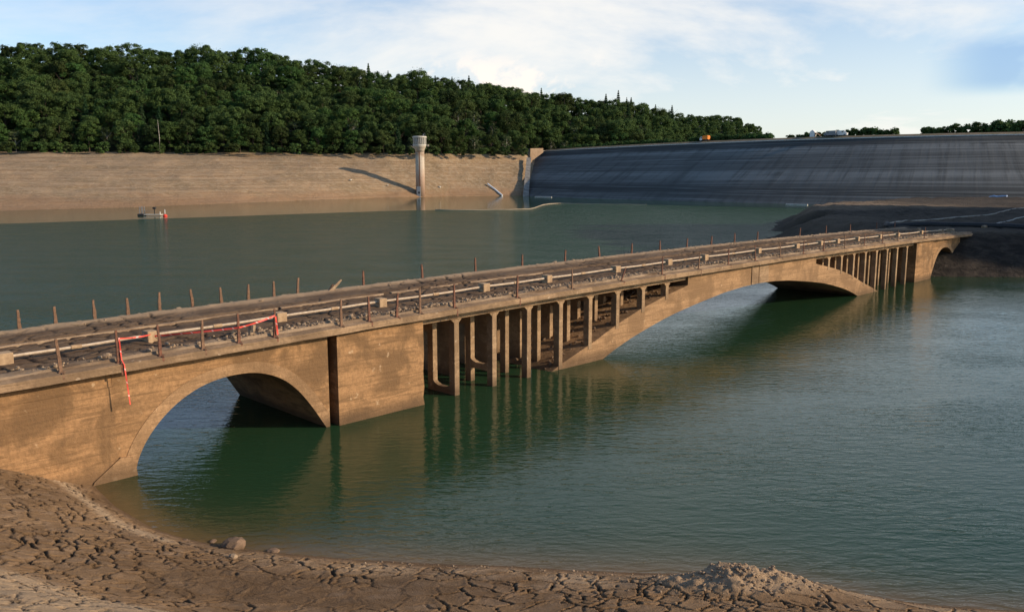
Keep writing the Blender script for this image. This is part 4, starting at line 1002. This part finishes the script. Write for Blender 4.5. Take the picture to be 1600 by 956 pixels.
for _ in range(150):
    x, y = rnd.uniform(124, 185), rnd.uniform(74, 160); z = float(shade_hill_z(np.array([x]), np.array([y]))[0])
    if z > 10: rest.append((0, 1, 0, Vector((x, y, z)), 'broad'))  # trees on the added hill join the wood mesh
VV = []; FF = []; off = 0
for q in rest:
    cm, t, h = PROTO[q[4]][rnd.randrange(len(PROTO[q[4]]))]; n = len(cm.vertices); V = np.zeros(n * 3, np.float32); cm.vertices.foreach_get('co', V); V = V.reshape(-1, 3)
    a = rnd.uniform(0, 6.28); c, s_ = math.cos(a), math.sin(a); sc = size_for(q); W = np.stack([V[:, 0] * c - V[:, 1] * s_, V[:, 0] * s_ + V[:, 1] * c, V[:, 2]], 1) * sc + np.array([q[3].x, q[3].y, q[3].z - .8])
    VV.append(W); FF.append(np.arange(n).reshape(-1, 4) + off); off += n
o = link_mesh('distant_wood', np_mesh('distant_wood', np.concatenate(VV), np.concatenate(FF)), M['leaf']); tag(o, 'far-off dark green wood on the low hill behind the dam and unseen added hill', 'wood', kind='stuff')
# understorey bushes along the forest edge
SHR = []
for k in range(4):
    V, F = broad_crown(400 + k, 3.2, (2.1, 2.5, 1.9, 2.3)[k], 11, 1300, .26, .02); me = np_mesh('foliage', V, F); me.materials.append(M['hedge']); SHR.append(me)
SHD = []
for k in range(3):
    V, F = broad_crown(420 + k, 4.5, (3.2, 3.6, 3.0)[k], 10, 1400, .38, .03); me = np_mesh('foliage', V, F); me.materials.append(M['leaf']); SHD.append(me)
def shrub(me, p, sc, label, group, sz=1.0):
    o = link_mesh('shrub', me); o.location = p; o.scale = (sc, sc, sc * sz); o.rotation_euler = (0, 0, rnd.uniform(0, 6.28)); return tag(o, label, 'shrub', group)
px = -80; n_ = 0
while px < 815:
    p = hill_point(px, 0); p = p + Vector((rnd.uniform(-2, 2), rnd.uniform(-13, -1), -.6 - .0)); n_ += 1
    shrub(rnd.choice(SHD), p, rnd.uniform(.7, 1.25), 'low dark bush below the forest edge, %s from the left' % ordn(n_ - 1), 'bushes along the forest edge'); px += rnd.uniform(11, 19)
def hedge_run(a, b, h, back, label, group, step=2.7):
    px = a
    while px <= b:
        p, _ = crest(px, back + rnd.uniform(-.6, .6)); k = h(px) / 2.5
        shrub(rnd.choice(SHR), p - Vector((0, 0, 1.1)), k * 1.15 if k < 1.2 else k, label, group, rnd.uniform(.85, 1.15)); px += step * max(k * .55, .5) * FPX / p.y
hedge_run(852, 1034, lambda q: 2.4, 12, 'low green shrub in the hedge on the dam crest left of the orange truck', 'shrubs of the left crest hedge')
hedge_run(1056, 1186, lambda q: 2.6, 10, 'low green shrub in the crest hedge behind the orange truck', 'shrubs of the crest hedge behind the truck')
hedge_run(1218, 1240, lambda q: 2.0, 10, 'small separate shrub on the crest just right of the forest end', 'shrubs right of the forest end')
hedge_run(1242, 1394, lambda q: 2.2 + 1.0 * (q - 1242) / 150, 10, 'green shrub in the crest hedge around the white van', 'shrubs of the crest hedge by the van')
hedge_run(1440, 1468, lambda q: 2.4, 10, 'small pale shrub standing alone on the crest between two hedges', 'lone crest shrubs')
hedge_run(1478, 1700, lambda q: 3.2 + .9 * (min(q, 1562) - 1478) / 84, 10, 'dark shrub in the crest hedge at the right end of the dam', 'shrubs of the right crest hedge')
for i, (px, hh) in enumerate([(1566, 6.0), (1583, 6.6), (1600, 7.4), (1622, 7.5), (1650, 7.0), (1690, 7.5)]):
    p, _ = crest(px, 13); me = PROTO['broad'][i % 6]; o = empty('broadleaf_tree', p - Vector((0, 0, 2.3))); k = hh / me[2]; o.scale = (k * 1.1, k * 1.1, k)
    link_mesh('crown', me[0], None, o); link_mesh('trunk', me[1], None, o); tag(o, 'small dark tree behind the right end of the dam crest, %s from the hedge' % ordn(i), 'tree', 'trees at the right end of the dam')
b_ = hill_point(258, 0); o = empty('bare_trunk', b_ + Vector((0, -6.5, -1))); tag(o, 'thin pale bare trunk standing at the forest edge on the left', 'dead tree')
MB().tube([(0, 0, 0), (.3, 0, 8), (-.1, 0, 17)], [.16, .14, .06], 7).build('trunk', M['birch'], o)

# ------------------------------------------------------------------ vehicles on the crest
def wheel(parent, x, y, r):
    w = MB(); w.tube([(x, y - .14, r), (x, y + .14, r)], r, 14); t = w.build('wheel', M['black'], parent); MB().tube([(x, y - .155, r), (x, y + .155, r)], r * .5, 10).build('rim', M['grey'], t)
p, a = crest(1091, 5.0); tr = empty('truck', p, a); tr.scale = (.85, .85, .85); tag(tr, 'small truck with a white cab and a bright orange body on the dam crest', 'truck')
MB().prism([(-2.9, .55), (-1.25, .55), (-1.25, 2.45), (-2.35, 2.45), (-2.85, 1.5)], -1.0, 1.0).build('cab', M['white'], tr)
MB().prism([(-2.72, 1.56), (-2.36, 2.3), (-2.33, 2.3), (-2.69, 1.56)], -.9, .9).box(-2.2, -1.5, -1.012, 1.012, 1.55, 2.25).build('window', M['glass'], tr)
MB().box(-1.1, 2.9, -1.05, 1.05, .95, 1.15).prism([(-1.0, 1.15), (2.85, 1.15), (2.85, 2.6), (2.4, 3.0), (-.4, 3.0), (-1.0, 2.6)], -1.05, 1.05).build('body', M['orange'], tr)
MB().box(-2.8, 2.8, -.5, .5, .5, .9).build('chassis', M['black'], tr)
for x in (-2.05, 1.7):
    for y in (-.85, .85): wheel(tr, x, y, .45)
def van(px, back, label, mat, rev=0):
    p, a = crest(px, back); v = empty('van', p, a + rev); tag(v, label, 'van')
    MB().prism([(-2.5, .35), (2.4, .35), (2.4, 1.2), (1.75, 1.35), (1.15, 2.15), (-2.45, 2.2), (-2.5, 1.2)], -.92, .92).build('body', M[mat], v)
    MB().prism([(1.70, 1.38), (1.16, 2.08), (1.19, 2.1), (1.73, 1.40)], -.8, .8).box(.3, 1.0, -.93, .93, 1.4, 1.95).build('window', M['glass'], v)
    for x in (-1.6, 1.55):
        for y in (-.8, .8): wheel(v, x, y, .36)
    return v
van(1305, 5, 'white van parked on the dam crest in front of the hedge', 'white'); van(1291, 3.6, 'silver grey car parked left of the white van on the dam crest', 'grey', math.pi)
p, a = crest(1257, 6); o = empty('site_hut', p, a); tag(o, 'tiny white hut with a brown lean-to at the crest hedge', 'hut'); MB().prism([(-1.0, 0), (1.0, 0), (1.0, 2.2), (0, 2.9), (-1.0, 2.2)], -.9, .9).build('walls', M['white'], o); MB().prism([(1.02, 1.6), (3.2, .5), (3.2, .65), (1.02, 1.8)], -.9, .9).build('lean_to', M['rust_pale'], o)

# ------------------------------------------------------------------ work raft, buoy, boom, strips
c = at_height(236, 337, 0); raft = empty('work_raft', c); raft.scale = (.88, .88, .88); tag(raft, 'small work raft with a metal frame floating near the far left shore', 'raft')
MB().box(-3.6, -1.7, -1.0, 1.0, -.2, .55, .12).build('float', M['black'], raft)
MB().box(-1.7, 3.2, -.9, .9, .18, .42, .04).build('deck', M['offwhite'], raft)
f_ = MB()
for x in (-3.0, -2.1): f_.box(x - .06, x + .06, -.7, -.58, .5, 2.7); f_.box(x - .06, x + .06, .58, .7, .5, 2.7)
f_.box(-3.1, -2.0, -.7, -.58, 2.1, 2.2).box(-3.1, .8, .58, .7, 1.2, 1.28).build('frame', M['grey'], raft)
MB().box(1.0, 1.18, -.1, .1, .4, 1.9).box(.7, 1.5, -.4, .4, 1.9, 2.5, .08).build('equipment', M['black'], raft)
MB().tube([(2.7, 0, .4), (2.7, 0, 1.1)], [.16, .22], 8).build('bollard', M['offwhite'], raft)
c = at_height(258, 338, 0); by = empty('buoy', c); tag(by, 'small orange red buoy with a pale pole beside the work raft', 'buoy')
MB().lathe([(.25, -.3), (.55, .05), (.5, .3), (.15, .5)], 16).build('body', M['red'], by, True); MB().tube([(0, 0, .6), (0, 0, 1.7)], .08, 8).build('pole', M['white'], by)
bp = [(-23.4, 254.2), (-16, 252), (-6, 254), (1, 257), (6, 263), (9, 283), (12, 303), (17, 314.5), (24, 312), (34, 306.5), (48.4, 300.7)]
L_ = smooth_line(bp, 90); MB().tube([(q.x, q.y, .05 + .03 * math.sin(i)) for i, q in enumerate(L_)], .10, 6).build('floating_boom', M['pipe'])
tag(bpy.data.objects['floating_boom'], 'thin pale floating boom curving across the calm water before the dam', 'boom')
a = at_depth(762, 288, 443.5); b = at_height(785, 306.5, .1); m = MB(); d = (b - a)

def on_bank(px, py):
    return min((hill_point(px, -k / 400) for k in range(401)), key=lambda q: abs(q.z - (CAMZ + (276 - py) / FPX * q.y)))
m.tube([on_bank(762, 288) + Vector((0, -.6, .35)), on_bank(773, 296) + Vector((0, -.6, .3)), on_bank(785, 306) + Vector((0, -.6, .2))], .45, 8); tag(m.build('drain_pipe', M['white']), 'straight white pipe running down the far bank to the water', 'drain pipe')
for (x0, x1, y, z, lab) in ((1068, 1102, 313.6, .0, 'longest white strip floating at the foot of the dam'), (836, 862, 307.5, 0, 'white strip floating beside the wing wall foot'), (1228, 1262, 319.5, 0, 'white strip floating at the dam foot near the mud flat'), (1014, 1050, 311.5, 0, 'leftmost thin white strip below the middle of the dam')):
    A_ = at_height(x0, y, .1); B_ = at_height(x1, y + .8, .1); tag(MB().tube([A_, A_.lerp(B_, .5) + Vector((0, 1, 0)), B_], .28, 6).build('floating_strip', M['offwhite']), lab, 'float', 'floating strips at the dam foot')
c = at_height(988, 306.5, 0); o = empty('pontoon', c); tag(o, 'small dark pontoon lying against the foot of the dam', 'pontoon'); MB().box(-1.8, 1.8, -.8, .8, -.2, .6, .1).build('float', M['black'], o); MB().box(-.5, .5, -.4, .4, .6, 2.0, .05).build('cabin', M['grey'], o)

# ------------------------------------------------------------------ hoses on the mud flat, last small things
def fz(x, y): return float(flat_height(np.array([float(x)]), np.array([float(y)]))[0][0])
def drape(px_pts, n, lift, z0=3.6):
    P = [at_height(a, b, z0) for a, b in px_pts]; L2 = smooth_line([(q.x, q.y) for q in P], n); zz = np.array([fz(q.x, q.y) for q in L2]); k_ = np.ones(9) / 9; zs = np.convolve(np.pad(zz, 4, 'edge'), k_, 'valid'); zz = np.maximum(zs, zz - .1)
    return [(q.x, q.y, float(z_) + lift) for q, z_ in zip(L2, zz)]
tag(MB().tube(drape([(1388, 353), (1395, 348), (1425, 344), (1480, 340), (1540, 336), (1580, 330), (1640, 322)], 60, .05), .13, 7).build('hose', M['pale_concrete']), 'pale curved hose running back over the mud flat', 'hose')
tag(MB().tube(drape([(1386, 351), (1390, 355), (1430, 357), (1490, 358), (1550, 361), (1640, 366)], 60, .2), .36, 7).build('hose', M['black']), 'thick dark hose crossing the mud flat behind the bridge end', 'hose')
tag(MB().tube(drape([(1545, 355), (1570, 348), (1590, 341), (1625, 337)], 24, .08), .10, 7).build('pole', M['offwhite']), 'pale straight pole lying on the mud flat at the right', 'pole')
A_ = at_height(1478, 319, 1.0); tag(MB().tube(drape([(1478, 319), (1520, 320), (1572, 322)], 16, .5, 1.0), .3, 6).build('pale_strip', M['blue']), 'long pale blue strip lying at the foot of the dam on the right', 'strip')
for i, (px, py, r, lab) in enumerate([(1436, 360, .35, 'stone heap piece at the far bridge end beside the dark hose'), (1484, 361, .45, 'pale boulder at the very far end of the bridge'), (1470, 362, .3, 'smaller pale stone left of the boulder at the bridge end'), (1538, 355, .4, 'dark stone on the mud flat at the end of the pale pole')]):
    p = at_height(px, py, 4.1); stone((p.x, p.y, max(fz(p.x, p.y), 3.9) + r * .3), r, lab)
for i, (px, py, v, r, lab) in enumerate([(687, 293, 0, .8, 'white stone on the far bank just right of the intake tower'), (548, 282, 0, .6, 'pale stone on the far bank below the tower shadow'), (606, 290, 0, .5, 'small stone on the far bank left of the intake tower')]):
    S, T, _ = hill_cols(px); best = min((hill_point(px, -k / 200) for k in range(201)), key=lambda q: abs(q.z - (CAMZ + (276 - py) / FPX * q.y))); stone((best.x, best.y - .5, best.z + .3), r, lab, mat='offwhite')

# ------------------------------------------------------------------ render settings
scene.render.engine = 'CYCLES'
scene.cycles.max_bounces = 6; scene.cycles.transparent_max_bounces = 4
